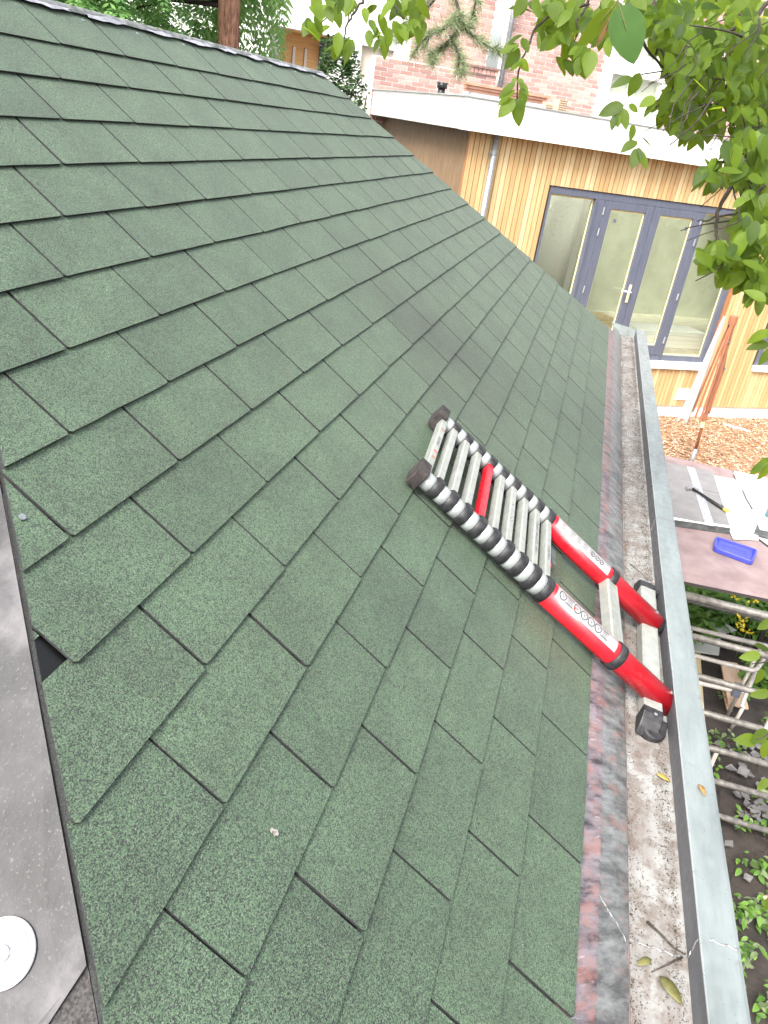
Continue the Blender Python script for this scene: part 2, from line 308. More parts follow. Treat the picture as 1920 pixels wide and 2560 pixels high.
# window glass: clear sheet with mirror reflection by angle
m = bpy.data.materials.new('window_glass'); m.use_nodes = True; MATS['window_glass'] = m; nt = m.node_tree; nt.nodes.remove(nt.nodes['Principled BSDF'])
lw = N(nt, 'ShaderNodeLayerWeight'); lw.inputs[0].default_value = 0.5
fr = N(nt, 'ShaderNodeMapRange'); fr.inputs['From Min'].default_value = 0.0; fr.inputs['From Max'].default_value = 1.0; fr.inputs['To Min'].default_value = 0.08; fr.inputs['To Max'].default_value = 0.75; pw = N(nt, 'ShaderNodeMath', operation='POWER'); pw.inputs[1].default_value = 3.5; nt.links.new(lw.outputs['Facing'], pw.inputs[0]); nt.links.new(pw.outputs[0], fr.inputs['Value'])
tb = N(nt, 'ShaderNodeBsdfTransparent'); tb.inputs[0].default_value = (0.93, 0.95, 0.90, 1)
gb = N(nt, 'ShaderNodeBsdfGlossy'); gb.inputs['Roughness'].default_value = 0.01
mx = N(nt, 'ShaderNodeMixShader'); nt.links.new(fr.outputs[0], mx.inputs[0]); nt.links.new(tb.outputs[0], mx.inputs[1]); nt.links.new(gb.outputs[0], mx.inputs[2])
nt.links.new(mx.outputs[0], nt.nodes['Material Output'].inputs[0])

# ------------------------------------------------------------------ mesh helpers
class MB:
    def __init__(s): s.v = []; s.f = []; s.mi = []; s.t = []
    def add(s, vs, fs, mi=0, tint=None):
        o = len(s.v); s.v += [tuple(x) for x in vs]; s.f += [tuple(i + o for i in f) for f in fs]; s.mi += [mi] * len(fs)
        s.t += [(R.random() if tint is None else tint)] * len(vs)
    def quad(s, a, b, c, d, mi=0, tint=None): s.add([a, b, c, d], [(0, 1, 2, 3)], mi, tint)
    def obox(s, c, ax, ay, az, mi=0, tint=None):      # centre and three half-axis vectors
        c, ax, ay, az = Vector(c), Vector(ax), Vector(ay), Vector(az)
        vs = [c + sx * ax + sy * ay + sz * az for sz in (-1, 1) for sy in (-1, 1) for sx in (-1, 1)]
        s.add(vs, [(0, 2, 3, 1), (4, 5, 7, 6), (0, 1, 5, 4), (2, 6, 7, 3), (0, 4, 6, 2), (1, 3, 7, 5)], mi, tint)
    def box(s, lo, hi, mi=0):
        lo, hi = Vector(lo), Vector(hi); c = (lo + hi) / 2; h = (hi - lo) / 2
        s.obox(c, (h.x, 0, 0), (0, h.y, 0), (0, 0, h.z), mi)
    def tube(s, pts, rads, n=10, mi=0, caps=True, frame=None):
        pts = [Vector(p) for p in pts]; k = len(pts)
        if isinstance(rads, (int, float)): rads = [rads] * k
        rings = []; up = None
        for i, p in enumerate(pts):
            t = (pts[min(i + 1, k - 1)] - pts[max(i - 1, 0)]).normalized()
            if up is None:
                up = frame if frame is not None else (Vector((0, 0, 1)) if abs(t.z) < 0.9 else Vector((1, 0, 0)))
            a = (up - t * up.dot(t)).normalized(); up = a; b = t.cross(a)
            rings.append([p + (a * math.cos(2 * math.pi * j / n) + b * math.sin(2 * math.pi * j / n)) * rads[i] for j in range(n)])
        vs = [v for r in rings for v in r]; fs = []
        for i in range(k - 1):
            for j in range(n):
                j2 = (j + 1) % n; fs.append((i * n + j, i * n + j2, (i + 1) * n + j2, (i + 1) * n + j))
        if caps: fs.append(tuple(range(n))[::-1]); fs.append(tuple((k - 1) * n + j for j in range(n)))
        s.add(vs, fs, mi)
    def prism(s, poly, ext, mi=0, mi_side=None):       # polygon (list of Vector) extruded by a vector
        poly = [Vector(p) for p in poly]; ext = Vector(ext); n = len(poly)
        s.add(poly + [p + ext for p in poly], [tuple(range(n))[::-1], tuple(range(n, 2 * n))], mi)
        o = len(s.v) - 2 * n
        for j in range(n):
            k = (j + 1) % n; s.f.append((o + j, o + k, o + n + k, o + n + j)); s.mi.append(mi if mi_side is None else mi_side)
    def mesh(s, name, mats, smooth=False, tint=False):
        me = bpy.data.meshes.new(name); me.from_pydata(s.v, [], s.f)
        for mm in (mats if isinstance(mats, (list, tuple)) else [mats]): me.materials.append(MATS[mm])
        me.polygons.foreach_set('material_index', s.mi)
        if smooth: me.polygons.foreach_set('use_smooth', [True] * len(s.f))
        if tint:
            a = me.attributes.new('tint', 'FLOAT', 'POINT'); a.data.foreach_set('value', s.t)
        me.validate(); me.update(); return me
    def build(s, name, mats, parent=None, smooth=False, tint=False, bev=0.0, fix=True):
        me = s.mesh(name, mats, smooth, tint)
        if fix:
            bm = bmesh.new(); bm.from_mesh(me); bmesh.ops.recalc_face_normals(bm, faces=bm.faces); bm.to_mesh(me); bm.free()
        o = link(name, me, parent)
        if bev:
            b = o.modifiers.new('bevel', 'BEVEL'); b.width = bev; b.segments = 2; b.limit_method = 'ANGLE'; b.angle_limit = rad(40)
        return o
def setparent(o, parent):
    if parent is not None:
        o.parent = parent
        loc = parent.get('_base')
        if loc is not None: o.matrix_parent_inverse = Matrix.Translation(-Vector(loc))
def link(name, me, parent=None):
    o = bpy.data.objects.new(name, me); COL.objects.link(o); setparent(o, parent); return o
def tag(o, label=None, cat=None, group=None, kind=None):
    if label: o['label'] = label
    if cat: o['category'] = cat
    if group: o['group'] = group
    if kind: o['kind'] = kind
    return o
def thing(name, loc, label, cat, group=None):
    o = bpy.data.objects.new(name, None); COL.objects.link(o); o.empty_display_size = 0.1
    o.location = loc; o['_base'] = tuple(loc)
    return tag(o, label, cat, group)
def wob(p, f, a): return Vector(noise.noise_vector(Vector(p) * f)) * a

# ------------------------------------------------------------------ ground
mb = MB()
xs = [-300, -60, -20, -6] + [i * 0.25 for i in range(-20, 60)] + [18, 30, 60, 300]
ys = [-300, -60, -20, -8] + [-6 + i * 0.25 for i in range(0, 40)] + [8, 20, 60, 300]
nx, ny = len(xs), len(ys)
vs = [(x, y, ZG - 0.03 + (0.05 * noise.noise(Vector((x * 1.7, y * 1.7, 3))) + 0.025 * noise.noise(Vector((x * 6, y * 6, 1))) if -6 < x < 16 and -8 < y < 6 else 0)) for y in ys for x in xs]
mb.add(vs, [(j * nx + i, j * nx + i + 1, (j + 1) * nx + i + 1, (j + 1) * nx + i) for j in range(ny - 1) for i in range(nx - 1)])
tag(mb.build('ground', 'soil', smooth=True), kind='structure')
# wood-chip bed in front of the neighbour's house
mb = MB()
c0 = [FP(3.0, 9.95, 0), FP(16, 9.95, 0), FP(16, 4.6, 0), FP(3.0, 4.6, 0)]
g = 24
vs = []
for j in range(g + 1):
    for i in range(g + 1):
        q = FP(3 + 13 * i / g, 4.6 + 5.35 * j / g, 0); vs.append((q.x, q.y, ZG + 0.02 + 0.03 * noise.noise(q * 1.3)))
mb.add(vs, [(j * (g + 1) + i, j * (g + 1) + i + 1, (j + 1) * (g + 1) + i + 1, (j + 1) * (g + 1) + i) for j in range(g) for i in range(g)])
bed = tag(mb.build('bark_path', 'chip_bed', smooth=True), kind='structure')
mb = MB()
for k in range(24000):
    hh = R.uniform(5.6, 11.5); D = R.uniform(6.0, 9.93); q = FP(hh, D, 0)
    z = ZG + 0.03 + 0.03 * noise.noise(q * 1.3) + R.uniform(0, 0.035)
    a = R.uniform(0, 6.28); l = R.uniform(0.009, 0.032); w = R.uniform(0.004, 0.010)
    ax = Vector((math.cos(a), math.sin(a), R.uniform(-.35, .35))) * l; ay = Vector((-math.sin(a), math.cos(a), R.uniform(-.5, .5))) * w
    c = Vector((q.x, q.y, z)); mb.add([c - ax - ay, c + ax - ay * .6, c + ax * .9 + ay, c - ax * .8 + ay * .8], [(0, 1, 2, 3)])
tag(mb.build('wood_chips', 'wood_chip', tint=True, fix=False), 'loose orange brown wood chips covering the ground before the timber facade', 'wood chips', kind='stuff')

# ------------------------------------------------------------------ the shed with the green shingle roof
SHED = thing('garden_shed', (1.2, 1.2, ZG), 'garden shed with a hipped roof of green bitumen shingles and zinc gutter', 'shed')
S_R = V_RIDGE * EX
def near_hip(s): return -4.085 * TW - (s - 7.28 * EX) * CP      # x of the near hip at down-slope s
def far_hip(s): return 8.20 * TW + (s - 0.0) * CP              # x of the far hip
# deck (underlay) of the visible slope
deck = MB()
deck.add([RP(near_hip(S_R), S_R, -.004), RP(far_hip(S_R), S_R, -.004), RP(far_hip(SE), SE, -.004), RP(near_hip(SE), SE, -.004)], [(0, 3, 2, 1)])
slope = deck.build('roof_slope', 'underlay', SHED)
def clip(poly, f):
    out = []
    for i, a in enumerate(poly):
        b = poly[(i + 1) % len(poly)]; fa, fb = f(a), f(b)
        if fa >= 0: out.append(a)
        if (fa >= 0) != (fb >= 0):
            t = fa / (fa - fb); out.append((a[0] + t * (b[0] - a[0]), a[1] + t * (b[1] - a[1])))
    return out
GAP = 0.0066
nt_ = 0; tarpatch = MB()
for k in range(0, 17):
    s1 = k * EX if k < 16 else SE + 0.004
    s0 = (k - 1) * EX
    if k == 0: s0 = S_R
    jit = R.uniform(-.0025, .0025)
    u0 = -k / 2
    jmin = math.floor((near_hip(s1) / TW) - u0) - 1; jmax = math.ceil((far_hip(s1) / TW) - u0) + 1
    for j in range(jmin, jmax):
        xa = (u0 + j) * TW + GAP / 2 + R.uniform(-.0015, .0015); xb = (u0 + j + 1) * TW - GAP / 2 + R.uniform(-.0015, .0015)
        ga, gb_ = R.uniform(-.002, .002), R.uniform(-.002, .002)
        nseg = 5
        bot = [(xb + (xa - xb) * q / nseg, s1 + ga * q / nseg + gb_ * (1 - q / nseg) + 0.0011 * noise.noise(Vector((xb * 9 + q, k, 0)))) for q in range(nseg + 1)]
        bot[0] = (bot[0][0] - .004, bot[0][1]); bot.insert(0, (xb, s1 - .004 + gb_)); bot[-1] = (bot[-1][0] + .004, bot[-1][1]); bot.append((xa, s1 - .004 + ga))
        poly = [(xa, s0 - 0.012), (xb, s0 - 0.012)] + bot
        poly = clip(poly, lambda q: q[0] - near_hip(q[1]) - .003 - 0.0025 * noise.noise(Vector((q[0] * 11, q[1] * 11, 5))))
        if len(poly) >= 3: poly = clip(poly, lambda q: far_hip(q[1]) + 0.012 - q[0])
        if len(poly) < 3: continue
        if k == 9 and poly[0][0] < -1.2 and max(q[0] for q in poly) - min(q[0] for q in poly) < .16:
            poly = clip(poly, lambda q: 8.58 * EX - q[1])
            if len(poly) < 3: continue
        if max(q[0] for q in poly) - min(q[0] for q in poly) < (.008 if k == 9 else .03): continue
        if k == 9 and j == -1:          # the trimmed corner that bares the underlay at the hip
            poly = clip(poly, lambda q: (q[0] - (-4.53 * TW)) * 1.0 + (8.905 * EX - q[1]) * 1.9)
            if len(poly) < 3: continue
        lift = R.uniform(0, .0016)
        def off(q):
            t = (q[1] - (s0 - 0.012)) / max(1e-6, (s1 - s0 + 0.012)); return 0.0014 + t * (0.0064 + lift) + 0.0007 * noise.noise(Vector((q[0] * 5, q[1] * 5, 2)))
        top = [RP(q[0], q[1], off(q)) for q in poly]; th = 0.0046
        nrm = Vector((0, -SP, CP)) * th; n = len(poly)
        me = MB(); me.add(top + [p_ - nrm for p_ in top], [tuple(range(n))], 0)
        for a in range(n):
            b = (a + 1) % n; me.f.append((a, a + n, b + n, b)); me.mi.append(1)
        me.build('shingle', ['granules', 'bitumen'], slope)
        nt_ += 1
        # adhesive patch bared in the slot to the right of this tab
        xs_ = (u0 + j + 1) * TW
        if 0 < k < 16 and R.random() < 0.62 and near_hip(s1) + .03 < xs_ < far_hip(s1) - .03:
            tarpatch.add([RP(xs_ - .0045, s1 - .047, .0022), RP(xs_ + .0045, s1 - .047, .0022), RP(xs_ + .0045, s1 - .018, .0030), RP(xs_ - .0045, s1 - .018, .0030)], [(0, 3, 2, 1)])
tag(tarpatch.build('adhesive_strip', 'tar', slope), kind='stuff')
# other roof faces
mb = MB()
rn, rf_ = RP(near_hip(S_R), S_R, -.006), RP(far_hip(S_R), S_R, -.006); ef = RP(far_hip(SE), SE, -.006); en = RP(near_hip(SE), SE, -.006)
yb = 2 * rn.y
mb.quad(rf_, ef, (ef.x, yb - ef.y, ef.z), (rf_.x, rf_.y, rf_.z))
mb.build('far_hip_slope', 'granules', SHED)
mb = MB(); mb.quad(rn, rf_, (ef.x, yb, ef.z), (en.x, yb, en.z)); mb.build('back_slope', 'granules', SHED)
# near hip slope, membrane sheets
NH = Vector((-SP, 0, CP))
def HP(px, py, off=0.0):
    r = raydir(px, py); t = (NH.dot(en) + off - NH.dot(CV)) / NH.dot(r); return CV + r * t
mb = MB(); 
mb.quad(rn, en, (en.x, yb, en.z), (rn.x + .001, rn.y + .001, rn.z)); mb.build('near_hip_slope', 'membrane_rough', SHED)
mb = MB(); # smooth sheet that laps over, its lower border runs from the hip towards the bottom left
def hip_pt(y, dx=0.0): return Vector((en.x + y + dx, y, y * SP / CP + dx * SP / CP))
ylap = HP(225, 2406).y
pl = [hip_pt(ylap, -.004)] + [HP(120, 2565, .001), HP(-700, 3500, .001), HP(-900, 1300, .001)] + [hip_pt(1.9 - .18 * i, -.004 + .002 * noise.noise(Vector((i * 1.7, 0, 0)))) for i in range(1, 8) if 1.9 - .18 * i > ylap]
pl = [q_ + NH * .002 for q_ in pl]
mb.prism(pl, NH * 0.0015); sheet = mb.build('membrane_sheet', 'membrane', SHED)
# black underlay at the trimmed corner
mb = MB(); q = [RP(near_hip(9.0 * EX) + .006, 9.0 * EX, -.001), RP(-4.40 * TW, 9.0 * EX, -.001), RP(-4.36 * TW, 8.3 * EX, -.001), RP(near_hip(8.3 * EX) + .006, 8.3 * EX, -.001)]
mb.quad(*q); mb.build('bared_felt', 'tar', SHED)
# ridge: bitumen strip with flaking foil
mb = MB(); n = 60; xr0, xr1 = near_hip(S_R), far_hip(S_R) + .02
prof = [(.024, .0106), (.012, .0118), (-.006, .0145)]
vs = []
for i in range(n + 1):
    x = xr0 + (xr1 - xr0) * i / n
    for ds, of in prof: vs.append(RP(x, S_R + ds * (0.85 + 0.3 * noise.noise(Vector((x * 6, 0, 7)))) if ds > .02 else S_R + ds, of))
    for ds, of in ((.03, .016), (.06, .013)):
        pp = RP(x, S_R + ds, of); vs.append(Vector((x, yb - pp.y, pp.z)))
mb.add(vs, [(i * 5 + j, i * 5 + j + 1, (i + 1) * 5 + j + 1, (i + 1) * 5 + j) for i in range(n) for j in range(4)])
ridge = mb.build('ridge_strip', 'ridge_bitumen', SHED, smooth=True)
x = xr0 + .06
while x < xr1 - .1:
    L = R.uniform(.14, .26); mb = MB(); pts = []; m_ = 14
    for i in range(m_):
        a = 2 * math.pi * i / m_; rx = L / 2 * (1 + .3 * R.uniform(-1, 1)); rs = .010 * (1 + .6 * R.uniform(-1, 1))
        pts.append(RP(x + L / 2 + rx * math.cos(a), S_R + .020 + rs * math.sin(a), .0128))
    mb.prism(pts, Vector((0, -SP, CP)) * .0007); mb.build('foil_patch', 'ridge_foil', ridge)
    if R.random() < .8:
        mb = MB(); c = RP(x + L + .03, S_R + .055, .0125); mb.tube([c, c + Vector((0, -SP, CP)) * .002], .0055, 9); mb.build('nail_head', 'galvanised', ridge)
    x += L + R.uniform(.05, .14)
# gutter
XA, XB = -3.3, 5.06
def strip(pts, mat, name, parent, seg=120, w=.0012, thick=.0015, XB=5.06):
    mb = MB(); k = len(pts); vs = []
    for i in range(seg + 1):
        x = XA + (XB - XA) * i / seg
        for j, (y, z) in enumerate(pts):
            d = noise.noise_vector(Vector((x * 2.3, j * 3.1, 4))) * w + noise.noise_vector(Vector((x * 11, j * 3.1, 9))) * w * .35
            vs.append((x, y + d.y, z + d.z))
    mb.add(vs, [(i * k + j, i * k + j + 1, (i + 1) * k + j + 1, (i + 1) * k + j) for i in range(seg) for j in range(k - 1)])
    o = mb.build(name, mat, parent, smooth=False)
    s_ = o.modifiers.new('thick', 'SOLIDIFY'); s_.thickness = thick; s_.offset = 0
    return o
# gutter as a part, its sheets as sub-parts
gfloor = strip([(-.137, -.119), (-.150, -.122), (-.245, -.122), (-.262, -.118)], 'gutter_floor', 'gutter', SHED)
fl = strip([(.030, .0205), (.006, .0015), (-.030, -.0215), (-.0555, -.0405)], 'lead_flashing', 'lead_flashing', gfloor, w=.002, thick=.004, XB=4.72)
strip([(-.0560, -.0420), (-.100, -.078), (-.132, -.108), (-.141, -.119)], 'zinc_apron', 'apron', gfloor)
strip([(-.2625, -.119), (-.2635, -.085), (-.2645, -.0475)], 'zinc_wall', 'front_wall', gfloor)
strip([(-.266, -.052), (-.264, -.0465), (-.270, -.0440), (-.300, -.0445), (-.338, -.0455), (-.346, -.0490), (-.3475, -.075), (-.350, -.20)], 'zinc', 'capping', gfloor)
mb = MB(); mb.tube([(XA + (XB - XA) * i / 60, -.2655 + R.uniform(-.0006, .0006), -.0455) for i in range(61)], .0026, 8); mb.build('rim_highlight', 'zinc_highlight', gfloor, smooth=True)  # added bead, the highlight along the rim put into brighter zinc
mb = MB(); mb.tube([(XA + (XB - XA) * i / 90, -.1385 + R.uniform(-.001, .001), -.1175) for i in range(91)], .0026, 6); mb.build('primer_line', 'pink_primer', gfloor, smooth=True)
mb = MB(); mb.prism([(XB, -.045, -.042), (XB, -.13, -.12), (XB, -.262, -.12), (XB, -.346, -.046), (XB, -.20, -.040), (XB, -.03, -.02)], (.004, 0, 0)); mb.build('end_plate', 'zinc', gfloor)
for xj in (-1.04, 1.015, 3.06):
    for nm, path in (('cap', [(-.2655, -.047), (-.290, -.0435), (-.3445, -.0455)]), ('wall', [(-.2615, -.12), (-.2630, -.05)]), ('apron', [(-.057, -.041), (-.098, -.075), (-.136, -.113)]), ('floor', [(-.142, -.1205), (-.26, -.1205)])):
        mb = MB(); pts = []
        (y0, z0), (y1, z1) = path[0], path[-1]
        nn = 14
        for i in range(nn + 1):
            t = i / nn
            if len(path) == 3:
                (ym, zm) = path[1]
                y, z = (y0 + (ym - y0) * t * 2, z0 + (zm - z0) * t * 2) if t < .5 else (ym + (y1 - ym) * (t - .5) * 2, zm + (z1 - zm) * (t - .5) * 2)
            else: y, z = y0 + (y1 - y0) * t, z0 + (z1 - z0) * t
            sk = .035 * (t - .5) if nm == 'apron' else 0
            pts.append(Vector((xj - sk + R.uniform(-.003, .003), y, z)))
        mb.tube(pts, [R.uniform(.0014, .0028) for _ in pts], 6); mb.build('solder_seam', 'solder', gfloor)
# dirt in the gutter
mb = MB()
def crumb(c, r_, mi=0):
    vs = [c + Vector((R.uniform(-1, 1), R.uniform(-1, 1), R.uniform(-.3, .9))).normalized() * r_ * R.uniform(.6, 1.3) for _ in range(4)]
    mb.add(vs, [(0, 1, 2), (0, 3, 1), (1, 3, 2), (0, 2, 3)], mi)
for k in range(34000):
    x = XA + (XB - XA) * R.random() ** 1.0
    e = R.random()
    dens = .5 + .5 * noise.noise(Vector((x * 3, 0, 1)))
    if e < .42: y = -.262 + abs(R.gauss(0, .020))
    elif e < .56: y = -.142 - abs(R.gauss(0, .010))
    else: y = R.uniform(-.26, -.142)
    nf = noise.noise(Vector((x * 7, y * 16, 2))) + .5 * noise.noise(Vector((x * 20, y * 40, 2)))
    thr = .05 if x < .2 else -.28
    if e >= .56 and nf < thr and R.random() > .10: continue
    big_ = R.random() < .05
    crumb(Vector((x, y, -.120)), R.uniform(.0012, .0026) * (1.7 if big_ else 1), 0 if R.random() < .6 else 1)
for k in range(700):
    x = R.uniform(XA, XB); y = R.uniform(-.338, -.272); crumb(Vector((x, y, -.0435)), R.uniform(.0006, .0014))
tag(mb.build('gutter_dirt', ['debris', 'moss_dirt'], fix=False), 'dark specks of moss and grit lying in the gutter', 'dirt', kind='stuff')
# shed walls under the eaves
mb = MB()
for zi in range(12):
    z0 = ZG + zi * .2; mb.box((-1.95, .30, z0), (4.7, .34, z0 + .19))
mb.build('wall', 'pine_board', SHED)
mb = MB(); mb.box((-1.95, .36, ZG), (-1.85, yb - .3, -.1)); mb.box((4.6, .36, ZG), (4.7, yb - .3, -.1)); mb.build('end_wall', 'pine_board', SHED)

# white fixing washer on the membrane
def basis(nrm, hint):
    nrm = Vector(nrm).normalized(); a = Vector(hint); a = (a - nrm * a.dot(nrm)).normalized(); return a, nrm.cross(a), nrm
dc = HP(9, 2383, .0075); a_, b_, n_ = basis(NH, (0, -1, 0))
W_ = thing('fixing_washer', dc, 'round white plastic fixing washer with spokes on the grey membrane', 'washer')
def ring(mb, c, a, b, nr, r0, r1, z0, z1, n=48, a0=0, a1=2 * math.pi, mi=0):
    full = abs(a1 - a0 - 2 * math.pi) < 1e-6; k = n if full else n + 1; vs = []
    for i in range(k):
        t = a0 + (a1 - a0) * i / n; d = a * math.cos(t) + b * math.sin(t)
        vs += [c + d * r0 + nr * z0, c + d * r1 + nr * z0, c + d * r1 + nr * z1, c + d * r0 + nr * z1]
    fs = []
    for i in range(n):
        o, p_ = i * 4, ((i + 1) % k) * 4
        for q_ in range(4): fs.append((o + q_, o + (q_ + 1) % 4, p_ + (q_ + 1) % 4, p_ + q_))
    if not full: fs += [(0, 3, 2, 1), tuple((k - 1) * 4 + q_ for q_ in range(4))]
    mb.add(vs, fs, mi)
mb = MB(); ring(mb, dc, a_, b_, n_, 0, .0375, 0, .002, 56); mb.build('disc', 'white_plastic', W_, bev=.0006)
mb = MB(); ring(mb, dc, a_, b_, n_, .0335, .0368, .002, .0034, 56); mb.build('rim', 'white_plastic', W_)
mb = MB(); ring(mb, dc, a_, b_, n_, .0046, .0085, .002, .0052, 30); mb.build('hub', 'white_plastic', W_)
for k in range(3):
    t = .45 + k * 2.094; d = a_ * math.cos(t) + b_ * math.sin(t); e = n_.cross(d); mb = MB(); mb.obox(dc + d * .0215 + n_ * .0027, d * .0140, e * .0022, n_ * .0009); mb.build('spoke', 'white_plastic', W_)
    mb = MB(); ring(mb, dc, a_, b_, n_, .0290, .0303, .002, .0029, 24, t + .14, t + 1.9); mb.build('groove_line', 'groove', W_)
mb = MB(); ring(mb, dc, a_, b_, n_, .0086, .0098, .002, .0030, 30); mb.build('groove_line', 'groove', W_)
mb = MB(); ring(mb, dc, a_, b_, n_, 0, .0040, .002, .0030, 20); mb.build('screw_head', 'steel', W_)

# bird dropping, specks on roof
def blob_on_roof(name, x, s, r_, mat, label, cat, h=.002, n=16, off=.0095, grp=None, stretch=1.0):
    mb = MB(); pts = []
    for i in range(n):
        a = 2 * math.pi * i / n; rr = r_ * R.uniform(.55, 1.2); pts.append(RP(x + rr * math.cos(a) * .6, s + rr * math.sin(a) * stretch, off))
    mb.prism(pts, Vector((0, -SP, CP)) * h); return tag(mb.build(name, mat), label, cat, grp)
blob_on_roof('bird_dropping', -4.43 * TW, 11.60 * EX, .008, 'moss_pale', 'small brown and white bird dropping on the foreground shingles', 'dropping')
mb = MB(); c = RP(-4.12 * TW, 7.55 * EX, .008); mb.tube([c, c + Vector((0, -SP, CP)) * .002], .0055, 12); tag(mb.build('roofing_nail', 'galvanised'), 'shiny round nail head near the cut hip edge of the shingles', 'nail')

# ------------------------------------------------------------------ telescopic ladder
def lerp(a, b, t): return a + (b - a) * t
LT = RP(-.118, SE - .79, .046); LB = Vector((-.020, -.222, -.072))
LA = (LB - LT).normalized(); LLEN = (LB - LT).length
LC = Vector((0, -SP, CP)); LC = (LC - LA * LC.dot(LA)).normalized(); LBv = LA.cross(LC)
if LBv.x < 0: LBv = -LBv
def LP(b, s, c=0.0): return LT + LBv * b + LA * s + LC * c     # ladder point
LAD = thing('telescopic_ladder', LB, 'retracted red and silver telescopic ladder lying on the green roof', 'ladder')
HWD = .203
def lrad(i): return .0255 + .00115 * i                           # section radius, i = 0 at the top
COLL = [.058 + .0545 * i for i in range(9)]
RED0 = COLL[-1] + .012; RED1 = LLEN + .035
for sd in (-1, 1):
    b = sd * HWD
    # silver sections
    for i in range(9):
        s0 = .005 if i == 0 else COLL[i - 1]; s1 = COLL[i]
        mb = MB(); mb.tube([LP(b, s0), LP(b, s1)], lrad(i), 28, frame=LC); mb.build('tube_section', 'aluminium', LAD, smooth=False)
    for i in range(9):
        s = COLL[i]; r_ = lrad(i) + .0052
        mb = MB(); mb.tube([LP(b, s - .0140), LP(b, s - .0125), LP(b, s + .0125), LP(b, s + .0140)], [r_ - .0015, r_, r_, r_ - .0015], 28, frame=LC)
        cl = mb.build('collar', 'black_plastic', LAD, smooth=True)
        mb = MB(); mb.obox(LP(b - sd * .004, s, r_ * .80), LBv * .011, LA * .0125, LC * .007); mb.build('latch_housing', 'black_plastic', cl, bev=.002)
        mb = MB(); mb.obox(LP(b - sd * (r_ + .012), s + .001, -.002), LBv * .016, LA * .012, LC * .015); mb.build('rung_socket', 'black_plastic', cl, bev=.002)
    # red stile
    mb = MB(); mb.tube([LP(b, RED0), LP(b, RED1)], .0385, 40, frame=LC); st_ = mb.build('red_stile', 'red_paint', LAD, smooth=True)
    mb = MB(); SR = .805; mb.tube([LP(b, SR - .014), LP(b, SR - .012), LP(b, SR + .012), LP(b, SR + .014)], [.0420, .0440, .0440, .0420], 36, frame=LC); mb.build('collar', 'black_plastic', LAD, smooth=True)
    mb = MB(); mb.obox(LP(b - sd * .018, SR, -.030), LBv * .012, LA * .013, LC * .010); mb.build('latch_housing', 'black_plastic', LAD, bev=.002)
    mb = MB(); mb.tube([LP(b, RED1 - .004), LP(b, RED1 + .012)], [.0400, .0370], 32, frame=LC); mb.build('end_cap', 'black_plastic', LAD, smooth=False)
    mb = MB(); q = LP(b, RED1 - .035, .0385); mb.tube([q - LC * .002, q + LC * .003], .006, 14); mb.build('rivet', 'steel', LAD)
    # ribbed rubber top cap
    mb = MB(); mb.obox(LP(b + sd * .002, -.004, .002), LBv * .034, LA * .018, LC * .031); tc = mb.build('top_cap', 'worn_rubber', LAD, bev=.004)
    for k in range(6):
        mb = MB(); mb.obox(LP(b + sd * .0365, -.016 + k * .005, -.002), LBv * .0022, LA * .0014, LC * .020); mb.build('grip_rib', 'worn_rubber', tc)
# fix smooth flags on flat tube ends
for o in LAD.children:
    if o.type == 'MESH' and o.name.split('.')[0] in ('tube_section', 'red_stile', 'collar'):
        for p_ in o.data.polygons: p_.use_smooth = len(p_.vertices) == 4
# rungs
RUNGS = [.012] + [c + .0 for c in COLL]
for i, s in enumerate(RUNGS):
    r_ = HWD - .016
    mb = MB(); c_hi = .020; c_lo = -.008; w = .0115
    prof = [(-w, c_lo), (-w, c_hi - .004), (-w + .004, c_hi), (w - .002, c_hi), (w, c_hi - .002), (w, c_lo)]
    poly = [LP(-r_, s + a, c) for a, c in prof]; mb.prism(poly, LBv * 2 * r_)
    rg = mb.build('rung', 'red_paint' if i == 4 else 'alu_rung', LAD, bev=.0008)
    if i == 4: rg['label'] = 'red painted rung'
    for k in range(5):
        mb = MB(); mb.obox(LP(0, s - w - .0004, c_lo + .004 + k * .0050), LBv * (r_ - .002), LA * .0009, LC * .0013); mb.build('tread_rib', 'red_paint' if i == 4 else 'alu_rung', rg)
mb = MB(); s = .807; r_ = HWD - .012
prof = [(-.026, -.020), (-.026, .014), (-.020, .0185), (.0235, .0185), (.026, .015), (.026, -.020)]
mb.prism([LP(-r_, s + a, c) for a, c in prof], LBv * 2 * r_); rg = mb.build('rung', 'alu_rung', LAD, bev=.001)
for k in range(9):
    mb = MB(); mb.obox(LP(0, s - .020 + k * .0035, .0188), LBv * r_, LA * .0009, LC * .0006); mb.build('tread_rib', 'alu_rung', rg)
